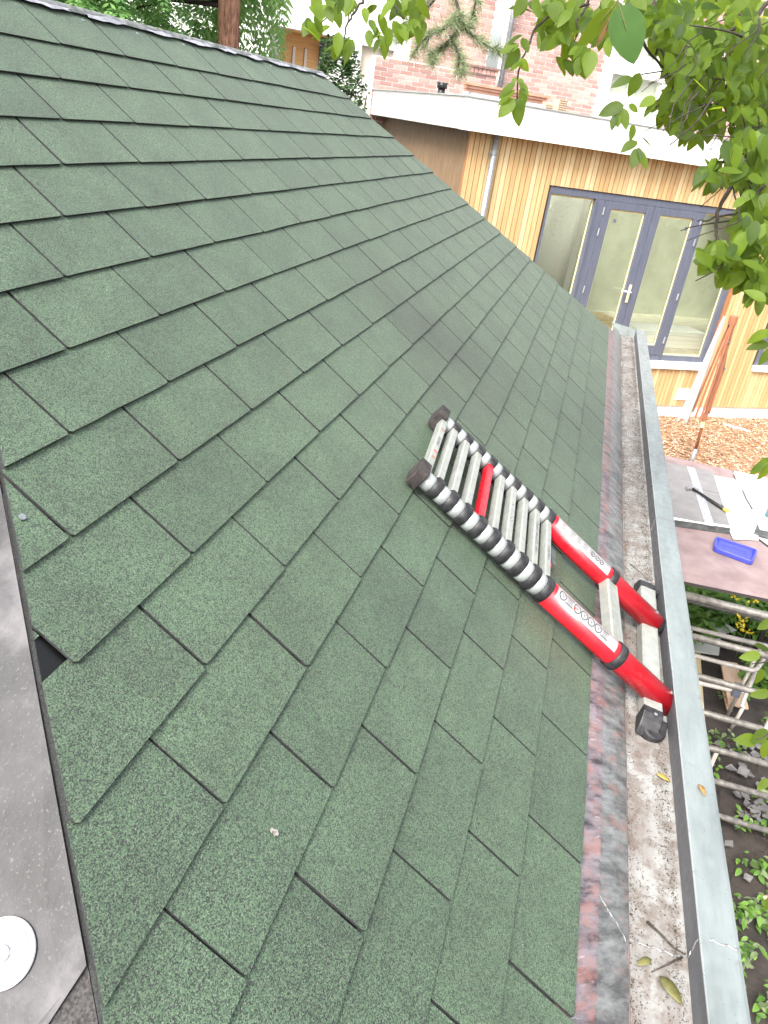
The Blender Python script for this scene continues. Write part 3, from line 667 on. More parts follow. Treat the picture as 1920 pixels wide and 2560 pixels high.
# stabiliser bar in the gutter, with rubber feet
SB0, SB1 = Vector((-.325, -.205, -.088)), Vector((.425, -.213, -.084))
bd = (SB1 - SB0).normalized(); bu = Vector((0, -.18, .98)).normalized(); bu = (bu - bd * bu.dot(bd)).normalized(); bw = bd.cross(bu)
mb = MB(); prof = [(-.029, -.020), (-.029, .015), (-.022, .020), (.026, .020), (.029, .017), (.029, -.020)]
mb.prism([SB0 + bw * a + bu * c for a, c in prof], SB1 - SB0); bar = mb.build('stabiliser_bar', 'alu_rung', LAD, bev=.001)
for e, dr in ((SB0, -1), (SB1, 1)):
    f = MB(); d = bd * dr
    side = bw if bw.y < 0 else -bw      # towards the front wall
    pr = [(-.020, .024), (.008, .024), (.026, .012), (.042, -.008), (.052, -.032), (.048, -.036), (.014, -.034), (-.008, -.030), (-.020, -.030)]
    poly = [e + d * a + bu * (c + .002) - side * .034 for a, c in pr]
    f.prism(poly, side * .060); ft = f.build('rubber_foot', 'black_plastic', LAD, bev=.006)
    f = MB(); pts = []
    for i in range(15):
        a = -1.25 + 2.5 * i / 14
        pts.append(e + d * (.026 + .036 * math.cos(a)) + side * (.014 + .036 * math.sin(a)) + bu * (-.004 - .010 * math.cos(a)))
    pts += [e - d * .005 + side * .050 + bu * .010, e - d * .005 - side * .020 + bu * .010]
    f.prism(pts, -bu * .030); f.build('foot_pad', 'black_plastic', ft, bev=.004)
    f = MB(); q = e + d * .010 + bu * .028; f.tube([q, q + bu * .0025], .0055, 12); f.build('rivet', 'steel', ft)
# release handle below the last rung
mb = MB(); mb.obox(LP(.035, COLL[-1] + .035, -.008), LBv * .042, LA * .022, LC * .006); hd_ = mb.build('release_plate', 'slab_edge', LAD, bev=.002)
mb = MB(); mb.obox(LP(-.020, COLL[-1] + .028, -.012), LBv * .014, LA * .016, LC * .007); mb.build('release_button', 'red_paint', LAD, bev=.004)
# stickers on the red stiles: curved sheets with print
def CYL(b, s, ang, r_): return LP(b, s) + (LBv * math.cos(ang) + LC * math.sin(ang)) * r_
def sticker(b, s0, s1, a0, a1, name='sticker'):
    mb = MB(); n = 10; m_ = 2; vs = []
    for j in range(m_):
        for i in range(n + 1): vs.append(CYL(b, s0 if j == 0 else s1, a0 + (a1 - a0) * i / n, .0389))
    mb.add(vs, [(i, i + 1, n + 2 + i, n + 1 + i) for i in range(n)]); return mb.build(name, 'label_white', LAD, smooth=True)
def draw(mb, b, s_c, a_c, segs, w=.0013, r_=.0394):
    # segs: polyline points (ds along ladder, dt around) in metres from the centre
    for (p0, p1) in zip(segs[:-1], segs[1:]):
        d = Vector((p1[0] - p0[0], p1[1] - p0[1])); 
        if d.length < 1e-7: continue
        nn = Vector((-d.y, d.x)).normalized() * w
        q = [(p0[0] + nn.x, p0[1] + nn.y), (p0[0] - nn.x, p0[1] - nn.y), (p1[0] - nn.x, p1[1] - nn.y), (p1[0] + nn.x, p1[1] + nn.y)]
        mb.add([CYL(b, s_c + x, a_c + y / .0385, r_) for x, y in q], [(0, 1, 2, 3)])
def circ(r_, n=26): return [(r_ * math.cos(2 * math.pi * i / n), r_ * math.sin(2 * math.pi * i / n)) for i in range(n + 1)]
SA0, SA1 = rad(80), rad(146); AC = (SA0 + SA1) / 2
stL = sticker(-HWD, RED0 + .014, .775, SA0, SA1); stR = sticker(HWD, RED0 + .014, .775, SA0, SA1)
kinds = ['c', 's', 'c', 'c', 'c', 'c', 's']
s = RED0 + .036
for k, kd in enumerate(kinds):
    mb = MB(); b = -HWD
    if kd == 'c':
        draw(mb, b, s, AC, circ(.0128)); draw(mb, b, s, AC, [(-.009, .009), (.009, -.009)])
        draw(mb, b, s, AC, [(-.004, -.006), (-.001, -.001), (.001, .006)], .0004); draw(mb, b, s, AC, [(.003, .006), (.0, .0), (.006, -.002)], .0004)
        step = .0295
    else:
        draw(mb, b, s, AC, [(-.014, -.0115), (.014, -.0115), (.014, .0115), (-.014, .0115), (-.014, -.0115)])
        for t in range(-3, 4): draw(mb, b, s, AC, [(-.009, t * .0026), (.010, t * .0026)], .0003)
        step = .0305
    mb.build('pictogram', 'print_grey', stL)
    if k == 2:
        mb = MB(); 
        for t in range(7): draw(mb, b, s, AC, [(R.uniform(-.012, -.004), R.uniform(-.002, .011)), (R.uniform(-.010, -.001), R.uniform(-.002, .011))], .0012)
        mb.build('red_mark', 'print_red', stL)
    s += step
b = HWD; s0_ = RED0 + .02
mb = MB()
for t in range(16):
    draw(mb, b, .752 + t * .0012, AC, [(0, -.010), (0, .010)], R.choice([.0002, .0004]))
mb.build('barcode', 'print_black', stR)
mb = MB(); sR = s0_ + .02
for t in range(4):
    for q_ in range(5): draw(mb, b, sR + .045 + t * .031, AC, [(-.011, -.010 + q_ * .005), (R.uniform(.002, .011), -.010 + q_ * .005)], .0005)
for t in range(3): draw(mb, b, .690 + t * .021, AC, circ(.008)); draw(mb, b, .690 + t * .021, AC, [(-.006, .006), (.006, -.006)])
mb.build('small_print', 'print_grey', stR)
mb = MB(); draw(mb, b, sR, AC - .15, circ(.004), .0010); draw(mb, b, sR + .002, AC + .2, [(-.004, 0), (.004, 0)], .0016); mb.build('red_mark', 'print_red', stR)
# lettering on the rungs
def text_mesh(name, txt, size, origin, xdir, ydir, mat, parent):
    cu = bpy.data.curves.new('t', 'FONT'); cu.body = txt; cu.size = size; cu.align_x = 'CENTER'; cu.align_y = 'CENTER'
    to = bpy.data.objects.new('t', cu); COL.objects.link(to); bpy.context.view_layer.update()
    me = bpy.data.meshes.new_from_object(to.evaluated_get(bpy.context.evaluated_depsgraph_get()))
    bpy.data.objects.remove(to); 
    for v_ in me.vertices: v_.co = Vector(origin) + Vector(xdir) * v_.co.x + Vector(ydir) * v_.co.y
    me.name = name; me.materials.clear(); me.materials.append(MATS[mat]); return link(name, me, parent)
rgs = [o for o in LAD.children if o.name.split('.')[0] == 'rung']
def on_rung(i, t, off, size, mat, nm='lettering'):
    return text_mesh(nm, t, size, LP(off, RUNGS[i] + .001, .0204), LBv, -LA, mat, rgs[i])
on_rung(0, 'SMART UP', .017, .012, 'print_black')
text_mesh('lettering', '< START TO EXTEND - SLIDING >', .0135, LP(0, RUNGS[8] + .001, .0204), LBv, -LA, 'print_black', rgs[8])
text_mesh('lettering', '< UNLOCK >', .0135, LP(-.03, RUNGS[9] + .001, .0204), LBv, -LA, 'print_black', rgs[9])
for off_ in (-.095, .105):
    mb = MB(); ring(mb, LP(off_, RUNGS[0] + .002, .0202), LBv, -LA, LC, .003, .0065, 0, .0004, 18); mb.build('logo_dot', 'print_brown', rgs[0])
mb = MB(); ring(mb, LP(-.055, RUNGS[0] + .002, .0202), LBv, -LA, LC, .0045, .0075, 0, .0004, 4); mb.build('logo_box', 'print_red', rgs[0])
mb = MB()
for off_ in (.05, .06, -.04, -.03, -.02):
    mb.obox(LP(off_, RUNGS[6] + R.uniform(-.003, .005), .0203), LBv * .0035 + LA * .003, LA * .0006, LC * .0003)
mb.build('pen_mark', 'print_grey', rgs[6])

# ------------------------------------------------------------------ leaves and twigs in the gutter
def leaf_geo(mb, base, d, up, L, Wd, curl=.15, mi=0, fold=.25, tint=None, n=6):
    d = Vector(d).normalized(); up = Vector(up); up = (up - d * up.dot(d)); up = up.normalized() if up.length > 1e-5 else d.orthogonal().normalized()
    sd = d.cross(up); vs = []; fs = []
    for i in range(n + 1):
        t = i / n; w = Wd * (math.sin(math.pi * min(1, t ** .8)) ** .75) * .5 if 0 < t < 1 else 0.0
        c = base + d * L * t - up * (curl * L * t * t)
        if w == 0: vs.append(c)
        else: vs += [c - sd * w + up * w * fold, c, c + sd * w + up * w * fold]
    # indices
    k = 1
    fs += [(0, 2, 1), (0, 3, 2)]
    for i in range(1, n - 1):
        a = 1 + (i - 1) * 3; b = a + 3; fs += [(a, a + 1, b + 1, b), (a + 1, a + 2, b + 2, b + 1)]
    a = 1 + (n - 2) * 3; e = len(vs) - 1; fs += [(a, a + 1, e), (a + 1, a + 2, e)]
    mb.add(vs, fs, mi, tint)
def fallen(name, pos, ang, L, Wd, mat, label, curl=.1, fold=.3):
    mb = MB(); leaf_geo(mb, Vector(pos), (math.cos(ang), math.sin(ang), 0.03), (0, 0, 1), L, Wd, curl, 0, fold); o = mb.build(name, mat, smooth=True)
    s_ = o.modifiers.new('thick', 'SOLIDIFY'); s_.thickness = .0006
    return tag(o, label, 'leaf')
fallen('fallen_leaf', (-.518, -.218, -.112), -1.9, .042, .018, 'yellow_leaf', 'curled yellow leaf on the gutter floor below the ladder foot')
fallen('fallen_leaf', (-.595, -.300, -.0405), 3.5, .040, .016, 'dry_leaf', 'curled dry brown leaf on the zinc gutter capping', .0, .6)
fallen('fallen_leaf', (-1.105, -.200, -.113), -2.35, .062, .028, 'olive_leaf', 'large olive green leaf in the gutter at the bottom of the photo')
fallen('fallen_leaf', (-1.075, -.185, -.112), 2.2, .038, .017, 'olive_leaf', 'brownish green leaf lying behind the large olive leaf in the gutter')
fallen('fallen_leaf', (4.55, -.20, -.112), 1.0, .05, .02, 'dry_leaf', 'brown leaf at the far closed end of the gutter')
def twig(pts, r_, label):
    mb = MB(); mb.tube(pts, [r_ * (1 - .6 * i / (len(pts) - 1)) for i in range(len(pts))], 6); return tag(mb.build('twig', 'debris', smooth=True), label, 'twig')
twig([(-.985, -.180, -.116), (-1.005, -.205, -.113), (-1.03, -.235, -.114), (-1.04, -.256, -.108)], .0034, 'brown twig slanting across the soldered gutter joint')
twig([(-1.045, -.250, -.113), (-1.075, -.215, -.115), (-1.10, -.185, -.117)], .0026, 'thin brown twig in the gutter just below the soldered joint')
twig([(.66, -.165, -.116), (.60, -.205, -.11), (.555, -.235, -.114)], .0018, 'pale thin stalk in the gutter beside the far ladder foot')
mb = MB(); leaf_geo(mb, RP(.98, SE - .87, .012), (.4, -.5, -.4), LC, .03, .006); tag(mb.build('fallen_leaf', 'dry_leaf'), 'tiny orange leaf on the shingles between ladder and far hip', 'leaf')
mb = MB(); leaf_geo(mb, RP(-.68, .29, .010), (.5, -.3, -.3), LC, .05, .006); tag(mb.build('fallen_leaf', 'dry_leaf'), 'dry brown needle on the shingles in the upper left', 'leaf')

# ------------------------------------------------------------------ neighbour's timber-clad extension
EXT = thing('timber_extension', FP(7.5, 11.5, ZG), 'single storey extension clad in upright honey coloured cedar battens with white fascia', 'house')
ZT, ZB = 1.33, -2.29                       # top and bottom of the cladding
FRL, FRR, FRT, FRB = 5.62, 9.14, 0.80, -1.535
W2L, W2T, W2B = 10.17, 0.30, -1.53
def fbox(mb, h0, h1, d0, d1, z0, z1, mi=0):
    c = FP((h0 + h1) / 2, (d0 + d1) / 2, (z0 + z1) / 2); mb.obox(c, HV * (h1 - h0) / 2, NV * (d1 - d0) / 2, Vector((0, 0, (z1 - z0) / 2)), mi)
def fpart(name, mat, parent, *boxes, bev=0):
    mb = MB()
    for b in boxes: fbox(mb, *b)
    return mb.build(name, mat, parent, bev=bev)
HR = 13.0
wall = fpart('front_wall', 'batten_gap', EXT, (4.31, FRL, 10.024, 10.20, ZB, ZT), (FRR, W2L, 10.024, 10.20, ZB, ZT), (FRL, FRR, 10.024, 10.20, FRT, ZT), (FRL, FRR, 10.024, 10.20, ZB, FRB - .02), (W2L, HR, 10.024, 10.2, ZB, W2B), (W2L, HR, 10.024, 10.2, W2T, ZT))
side = fpart('side_wall', 'batten_gap', EXT, (4.315, 4.48, 10.20, 13.7, ZB, ZT))
base_me = {}
def batten(h, z0, z1, w=.0655, d0=10.0, parent=None, sidewall=False, d=None):
    key = (round(z1 - z0, 4), sidewall)
    if key not in base_me:
        mb = MB(); L = (z1 - z0) / 2
        if sidewall: mb.obox((0, 0, 0), NV * .019, HV * .011, Vector((0, 0, L)))
        else: mb.obox((0, 0, 0), HV * w / 2, NV * .011, Vector((0, 0, L)))
        me = mb.mesh('batten', 'shaded_batten' if sidewall else 'cedar')
        bm = bmesh.new(); bm.from_mesh(me); bmesh.ops.recalc_face_normals(bm, faces=bm.faces); bm.to_mesh(me); bm.free(); base_me[key] = me
    o = link('batten', base_me[key], parent)
    jx = R.uniform(-.003, .003)
    o.location = FP(4.303 + jx * .3, d, (z0 + z1) / 2) if sidewall else FP(h, d0 + .011 + jx * .5, (z0 + z1) / 2)
    return o
PB = .0755; h = 4.34; nb = 0
while h < HR:
    inF = FRL - .02 < h < FRR + .06; inW = h > W2L - .03
    if not inF and not inW: batten(h, ZB, ZT, parent=wall)
    else:
        if inF: batten(h, FRT + .012, ZT, parent=wall); batten(h, ZB, FRB - .12, parent=wall)
        else:
            batten(h, W2T, ZT, parent=wall); batten(h, ZB, W2B - .10, parent=wall)
    h += PB
d = 10.05
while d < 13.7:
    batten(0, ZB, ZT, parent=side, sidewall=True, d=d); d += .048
fpart('plinth', 'white_trim', EXT, (4.33, HR, 10.03, 10.2, ZG - .1, ZB - .004), (4.33, 4.48, 10.2, 13.7, ZG - .1, ZB - .004))
fpart('fascia', 'fascia_metal', EXT, (4.07, HR, 9.80, 9.86, 1.315, 1.675))
fpart('fascia_return', 'fascia_side', EXT, (4.07, 4.13, 9.862, 14.6, 1.318, 1.672))
fpart('soffit', 'white_trim', EXT, (4.132, HR, 9.862, 10.022, 1.331, 1.345), (4.132, 4.29, 10.022, 14.6, 1.331, 1.345))
fpart('flat_roof', 'slab_grey', EXT, (4.132, 5.6, 9.862, 13.6, 1.60, 1.64), (10.4, HR, 9.862, 13.6, 1.60, 1.64), (5.6, 10.4, 9.862, 10.7, 1.60, 1.64), (5.6, 10.4, 13.2, 13.6, 1.60, 1.64))  # middle left open for the added roof light
fpart('roof_trim', 'aluminium', EXT, (4.05, HR, 9.785, 9.88, 1.677, 1.692), (4.05, 4.15, 9.882, 14.6, 1.677, 1.692))
# downpipe
mb = MB(); mb.tube([FP(4.655, 9.95, 1.34), FP(4.655, 9.95, ZG)], .040, 20); dp = mb.build('downpipe', 'galvanised', EXT, smooth=True)
for z in (1.08, -.4, -1.8):
    mb = MB(); mb.tube([FP(4.655, 9.95, z), FP(4.655, 9.95, z + .035)], .045, 20); mb.build('pipe_bracket', 'galvanised', dp)
    mb = MB(); mb.tube([FP(4.58, 9.93, z + .018), FP(4.62, 9.95, z + .018)], .016, 12); mb.build('pipe_bolt', 'galvanised', dp)
fpart('corner_board', 'cedar_dark', EXT, (4.296, 4.312, 10.0, 10.03, ZB, ZT))
# window and door frame, sunk into the cladding
D0, D1 = 10.02, 10.11
FR = fpart('window_frame', 'frame_blue_grey', EXT, (FRL, FRR, D0, D1, .71, FRT), (FRL, FRL + .035, D0, D1, FRB, .71), (FRR - .10, FRR, D0, D1, FRB, .71), (6.39, 6.52, D0, D1 - .003, FRB, .71), (8.20, 8.27, D0, D1 - .003, FRB, .71), (FRL, FRR, D0, D1, FRB, FRB + .085), bev=.004)
fpart('frame_reveal', 'frame_blue_grey', FR, (6.36, 6.389, D0 - .02, D1 + .02, FRB + .086, .709), bev=.002)
fpart('reveal_board', 'cedar_dark', EXT, (FRR + .004, FRR + .055, 9.985, 10.10, FRB, FRT))
def pane(h0, h1, z0, z1, dd, parent, tape=True):
    g_ = fpart('pane', 'window_glass', parent, (h0, h1, dd, dd + .006, z0, z1))
    if tape:
        t = .022; e = dd - .003
        for bx in ((h0, h0 + t, e, e + .002, z0, z1), (h1 - t, h1, e, e + .002, z0, z1), (h0 + t, h1 - t, e, e + .002, z1 - t, z1), (h0 + t, h1 - t, e, e + .002, z0, z0 + t)): fpart('masking_tape', 'masking_tape', parent, bx)
    return g_
pane(5.656, 6.358, FRB + .086, .709, 10.075, FR)
pane(8.271, 9.039, FRB + .086, .709, 10.075, FR)
for k, (h0, h1) in enumerate(((6.522, 7.352), (7.358, 8.198))):
    d0_, d1_ = 10.012, 10.085; st = .125
    z0, z1 = FRB + .088, .706
    dr = fpart('door', 'frame_blue_grey', EXT, (h0, h0 + st, d0_, d1_, z0, z1), (h1 - st, h1, d0_, d1_, z0, z1), (h0 + st, h1 - st, d0_, d1_, z1 - .10, z1), (h0 + st, h1 - st, d0_, d1_, z0, z0 + .15), bev=.005)
    pane(h0 + st, h1 - st, z0 + .15, z1 - .10, 10.045, dr)
    hx = h0 - .004 if k == 0 else h1 + .004
    for z in (.57, .29, -.52, -1.2):
        mb = MB(); mb.tube([FP(hx, 10.004, z - .05), FP(hx, 10.004, z + .05)], .011, 10); mb.build('hinge', 'aluminium', dr)
    if k == 0:
        fpart('handle_plate', 'masking_tape', dr, (7.285, 7.325, 9.998, 10.011, -.66, -.40), bev=.003)
        mb = MB(); mb.tube([FP(7.305, 9.998, -.50), FP(7.305, 9.95, -.50), FP(7.27, 9.945, -.495), FP(7.13, 9.945, -.485)], .011, 10); mb.build('door_handle', 'white_trim', dr, smooth=True)
        fpart('sticker', 'frame_blue_grey', dr, (6.74, 6.79, 10.043, 10.0445, .43, .48))
    else: fpart('sticker', 'frame_blue_grey', dr, (7.985, 8.03, 10.043, 10.0445, .44, .49))
fpart('window_sill', 'white_trim', EXT, (FRL - .02, FRR + .03, 9.95, 10.10, FRB - .115, FRB - .004), bev=.006)
w2 = fpart('window', 'frame_blue_grey', EXT, (W2L, HR, D0, D1, W2B, W2B + .09), (W2L, W2L + .09, D0, D1, W2B + .09, W2T), (W2L, HR, D0, D1, W2T - .09, W2T - .002))
pane(W2L + .09, 12.6, W2B + .09, W2T - .09, 10.07, w2, False)
fpart('window_sill', 'white_trim', EXT, (W2L - .02, HR, 9.95, 10.10, W2B - .10, W2B - .003), bev=.006)
fpart('wall_plate', 'white_trim', EXT, (8.76, 8.99, 9.985, 9.999, -2.18, -1.98), bev=.004)
# room behind the glass
room = fpart('room_shell', 'plaster_room', EXT, (4.6, HR, 13.2, 13.3, FRB - .05, 1.2), (4.55, 4.6, 10.21, 13.2, FRB - .05, 1.2), (HR, HR + .05, 10.21, 13.3, FRB - .05, 1.2), (4.6, 5.6, 10.21, 13.2, 1.2, 1.25), (10.4, HR, 10.21, 13.2, 1.2, 1.25), (5.6, 10.4, 10.21, 10.7, 1.2, 1.25))
fpart('added_skylight', 'window_glass', EXT, (5.6, 10.4, 10.7, 13.2, 1.60, 1.612))  # made-up roof light, added to brighten the room behind the doors
fpart('room_floor', 'room_floor', EXT, (4.6, HR, 10.21, 13.2, FRB - .05, FRB + .03))
fpart('inner_wall', 'render_shade', EXT, (7.15, 7.25, 11.6, 13.2, FRB + .03, 1.2))
# stacks of timber and boards on the room floor
STK = thing('board_stack', FP(6.9, 11.4, FRB + .03), 'stack of pale boards on the floor behind the left glazed door', 'boards')
for k in range(7): fpart('board', 'pine_board', STK, (6.2 + R.uniform(-.05, .05), 8.0 + R.uniform(-.05, .05), 11.1, 11.45, FRB + .035 + k * .05, FRB + .08 + k * .05))
STK = thing('board_stack', FP(8.7, 11.0, FRB + .03), 'low stack of white insulation sheets behind the right fixed window', 'boards')
for k in range(4): fpart('sheet', 'paper', STK, (8.2 + R.uniform(-.03, .03), 9.6, 10.7, 11.2, FRB + .035 + k * .07, FRB + .1 + k * .07))

# things on the flat roof
mb = MB(); c = FP(4.40, 11.5, 1.64); V_ = thing('roof_vent', c, 'short black vent pipe with a cowl on the flat roof', 'vent pipe')
mb.tube([c, c + Vector((0, 0, .14))], .050, 18); mb.build('pipe', 'black_plastic', V_, smooth=True)
mb = MB(); mb.tube([c + Vector((0, 0, .14)), c + Vector((0, 0, .21))], .072, 18); cw = mb.build('cowl', 'black_plastic', V_, smooth=True)
for k in range(9):
    a = 2 * math.pi * k / 9; q = c + Vector((.073 * math.cos(a), .073 * math.sin(a), .205)); mb = MB(); mb.obox(q, (.008, 0, 0), (0, .008, 0), (0, 0, .010)); mb.build('crown_tooth', 'worn_rubber', cw)
LS = thing('lath_stack', FP(5.4, 11.6, 1.64), 'long reddish brown laths stacked on the flat roof', 'laths')
fpart('support', 'white_trim', LS, (4.85, 6.15, 11.5, 11.8, 1.64, 1.80))
for k in range(3): fpart('lath', 'brown_lath', LS, (4.76 - k * .01, 6.0 + k * .05, 11.48 - .02 * k, 11.56, 1.803 + k * .037, 1.836 + k * .037))
for k, (h0, z0, nw, nh_) in enumerate(((6.02, 1.66, 5, 5), (6.16, 1.66, 6, 8))):
    w = nw * .022; hh = nh_ * .028
    G_ = thing('perforated_brick', FP(h0 + w / 2, 11.4, z0), ('shorter' if k == 0 else 'taller') + ' hollow clay block full of holes on the flat roof edge', 'brick')
    bdy = fpart('body', 'clay_grid', G_, (h0, h0 + w, 11.40 - .12 * k, 11.48, z0, z0 + hh))
    mb = MB()
    for a in range(nw):
        for b in range(nh_): fbox(mb, h0 + a * .022 + .004, h0 + a * .022 + .018, 11.397 - .12 * k, 11.399 - .12 * k, z0 + b * .028 + .006, z0 + b * .028 + .022)
    tag(mb.build('hole', 'dark_hole', G_), kind='stuff')

# ------------------------------------------------------------------ brick house behind
BH = thing('brick_house', FP(8, 14.5, ZG), 'red brick house with pale mortar rising behind the flat roof', 'house')
bw_, bh_ = .21, .0525; pitch_x, pitch_z = .222, .0665
bricks = []
def brickwall(h0, h1, z0, z1, D, holes=(), name='brick_wall', thick=.25):
    w = fpart(name, 'mortar', BH, (h0, h1, D + .008, D + thick, z0, z1))
    r_ = 0; z = z0 + .006
    while z + bh_ < z1:
        x = h0 + .006 - (pitch_x / 2 if r_ % 2 else 0)
        while x < h1:
            a, b = max(x, h0 + .004), min(x + bw_, h1 - .004)
            if b - a > .04 and not any(ha < (a + b) / 2 < hb and za < z < zb for ha, hb, za, zb in holes): bricks.append((a, b, z, D, w))
            x += pitch_x
        z += pitch_z; r_ += 1
    return w
wA = brickwall(4.05, 6.22, .9, 2.17, 13.75)
wB = brickwall(6.36, 8.28, 1.2, 4.6, 13.85)
wC = brickwall(4.9, 6.36, 2.0, 4.6, 14.60)
wD = brickwall(9.75, 12.5, 1.2, 4.6, 13.85)
fpart('wall_coping', 'coping', BH, (5.55, 6.245, 13.70, 14.05, 2.252, 2.285))
for k in range(9): fpart('coping_brick', 'brick', BH, (5.56 + k * .0755, 5.625 + k * .0755, 13.72, 14.0, 2.172, 2.250))
mb = MB(); mb.tube([FP(6.29, 13.70, 4.6), FP(6.29, 13.70, 1.66)], .045, 16); dpb = mb.build('downpipe', 'galvanised', BH, smooth=True)
# white window in the brick wall
wf = fpart('window', 'white_trim', BH, (8.30, 8.48, 13.80, 13.95, 1.5, 3.6), (9.55, 9.74, 13.80, 13.95, 1.5, 3.6), (8.48, 9.55, 13.80, 13.95, 1.5, 2.25), (8.48, 9.55, 13.80, 13.95, 2.55, 2.80), (8.92, 9.02, 13.80, 13.95, 2.25, 2.55), (8.48, 9.55, 13.80, 13.95, 3.4, 3.6))
fpart('pane', 'window_glass', wf, (8.48, 8.92, 13.88, 13.886, 2.25, 2.55), (9.02, 9.55, 13.88, 13.886, 2.25, 2.55), (8.48, 9.55, 13.88, 13.886, 2.8, 3.4))
fpart('blind', 'render_shade', wf, (8.48, 9.55, 13.96, 13.98, 1.5, 3.6))
# 300 nearest bricks in view are single pieces, the rest one mass
def inview(p_):
    x, y, dd = PX(p_); return -20 < x < 1940 and -20 < y < 2580
vis = []
rest = []
for b in bricks:
    c = FP((b[0] + b[1]) / 2, b[3], b[2] + bh_ / 2); x, y, dd = PX(c)
    sc_ = 0 if not inview(c) else 1
    if sc_ and b[2] < 1.66 and b[0] > 4.5: sc_ = 0
    if sc_ and x > 1540 and y < 200: sc_ = 0
    (vis if sc_ else rest).append((dd, b))
vis.sort(key=lambda q: q[0]); rest += vis[300:]; vis = vis[:300]
bme = {}
for dd, (a, b, z, D, w) in vis:
    key = round(b - a, 3)
    if key not in bme:
        mb = MB(); mb.obox((0, 0, 0), HV * (b - a) / 2, NV * .02, Vector((0, 0, bh_ / 2))); me = mb.mesh('brick', 'brick')
        bm = bmesh.new(); bm.from_mesh(me); bmesh.ops.recalc_face_normals(bm, faces=bm.faces); bm.to_mesh(me); bm.free(); bme[key] = me
    o = link('brick', bme[key], w); o.location = FP((a + b) / 2, D + .02 + R.uniform(-.002, .002), z + bh_ / 2)
mb = MB()
for dd, (a, b, z, D, w) in rest:
    mb.obox(FP((a + b) / 2, D + .02, z + bh_ / 2), HV * (b - a) / 2, NV * .02, Vector((0, 0, bh_ / 2)))
tag(mb.build('brick_mass', 'brick', BH, tint=True), kind='stuff')

# ------------------------------------------------------------------ white rendered house, further left
WH = thing('white_house', FP(4, 18.5, ZG), 'overexposed white rendered house with a timber door bay', 'house')
DW = 18.0
fpart('wall', 'render_white', WH, (-1.0, 3.05, DW, DW + .3, ZG, 7), (4.42, 4.98, DW, DW + .3, ZG, 7), (3.05, 4.42, DW, DW + .3, 2.62, 7), (3.05, 4.42, DW, DW + .3, ZG, .4), (5.70, 7.6, DW, DW + .3, ZG, 7), (4.98, 5.70, DW, DW + .3, 2.56, 7), (4.98, 5.70, DW, DW + .3, ZG, 1.93))
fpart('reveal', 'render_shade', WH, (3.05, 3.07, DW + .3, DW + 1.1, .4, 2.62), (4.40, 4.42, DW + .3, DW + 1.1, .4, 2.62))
fpart('soffit', 'door_timber', WH, (3.07, 4.40, DW + .3, DW + 1.1, 2.62, 2.66))
dr = MB(); dr_o = fpart('door', 'door_timber', WH, (3.45, 4.40, DW + .98, DW + 1.0, .4, 2.62))
z = .42
while z < 2.60: fpart('board', 'door_timber', dr_o, (3.455, 4.26, DW + .955, DW + .979, z, min(z + .122, 2.615))); z += .128
for hx in (3.72, 3.98): fpart('glass_slit', 'render_shade', dr_o, (hx, hx + .055, DW + .945, DW + .954, .9, 2.36)); fpart('slit_frame', 'cedar_dark', dr_o, (hx - .022, hx - .001, DW + .943, DW + .9545, .88, 2.38))
fpart('door_post', 'frame_blue_grey', WH, (4.30, 4.395, DW + .90, DW + .978, .4, 2.615))
fpart('blind', 'blind_beige', WH, (4.98, 5.70, DW + .12, DW + .16, 1.93, 2.56))

# ------------------------------------------------------------------ scaffold tower with its platform
XS = 1.90
SCF = thing('scaffold_tower', (2.9, -1.2, ZG), 'grey steel scaffold tower with close horizontal rungs beside the gutter', 'scaffold')
YL, YR = -.52, -1.98
zr = [1.355 - 2.555 * (XS + 2.218) / (x + 2.218) for x in (2.53, 2.04, 1.63, 1.31, 1.04, .81, .59)]
for x0 in (XS, 4.15):
    for y in (YL, YR):
        mb = MB(); mb.tube([(x0, y, ZG), (x0, y, -.80)], .024, 14); mb.build('upright', 'scaffold_tube', SCF, smooth=True)
        mb = MB(); mb.tube([(x0, y, ZG), (x0, y, ZG + .03)], .06, 14); mb.build('foot_plate', 'scaffold_tube', SCF)
    for i, z in enumerate(zr):
        mb = MB(); mb.tube([(x0, YL, z), (x0, YR, z)], .0205 if i else .024, 14); mb.build('rung', 'scaffold_tube', SCF, smooth=True)
for (y, a, b) in ((-1.22, 4, 5), (-1.42, 2, 3)):
    mb = MB(); mb.obox((XS, y, (zr[a] + zr[b]) / 2), (.010, 0, 0), (0, .012, 0), (0, 0, abs(zr[a] - zr[b]) / 2 - .018)); mb.build('strut', 'pale_tube', SCF)
for y in (YL, YR):
    mb = MB(); mb.tube([(XS, y, zr[0] - .03), (4.15, y, zr[0] - .03)], .02, 12); mb.build('side_rail', 'scaffold_tube', SCF, smooth=True)
# bent tube trolley under it
TR = thing('tube_trolley', (2.7, -1.1, ZG), 'pale bent tube frame of a folded trolley seen behind the scaffold rungs', 'trolley')
def bent(px):
    p_ = [AD(a, b, dd) for a, b, dd in px]
    mb = MB(); mb.tube(p_, .0165, 12); return mb.build('tube', 'pale_tube', TR, smooth=True)
bent([(1660, 1550, 5.6), (1730, 1570, 5.6), (1820, 1592, 5.6), (1905, 1612, 5.6), (1960, 1625, 5.6)])
bent([(1660, 1618, 5.7), (1740, 1640, 5.7), (1820, 1661, 5.7), (1880, 1676, 5.7), (1893, 1672, 5.7), (1902, 1660, 5.75), (1914, 1640, 5.8), (1935, 1600, 5.9)])
bent([(1660, 1686, 5.75), (1750, 1708, 5.75), (1850, 1731, 5.75), (1863, 1728, 5.75), (1872, 1712, 5.8), (1890, 1675, 5.85)])
bent([(1856, 1760, 5.7), (1868, 1728, 5.75), (1885, 1690, 5.8)])
bent([(1853, 1768, 5.70), (1862, 1752, 5.72)])
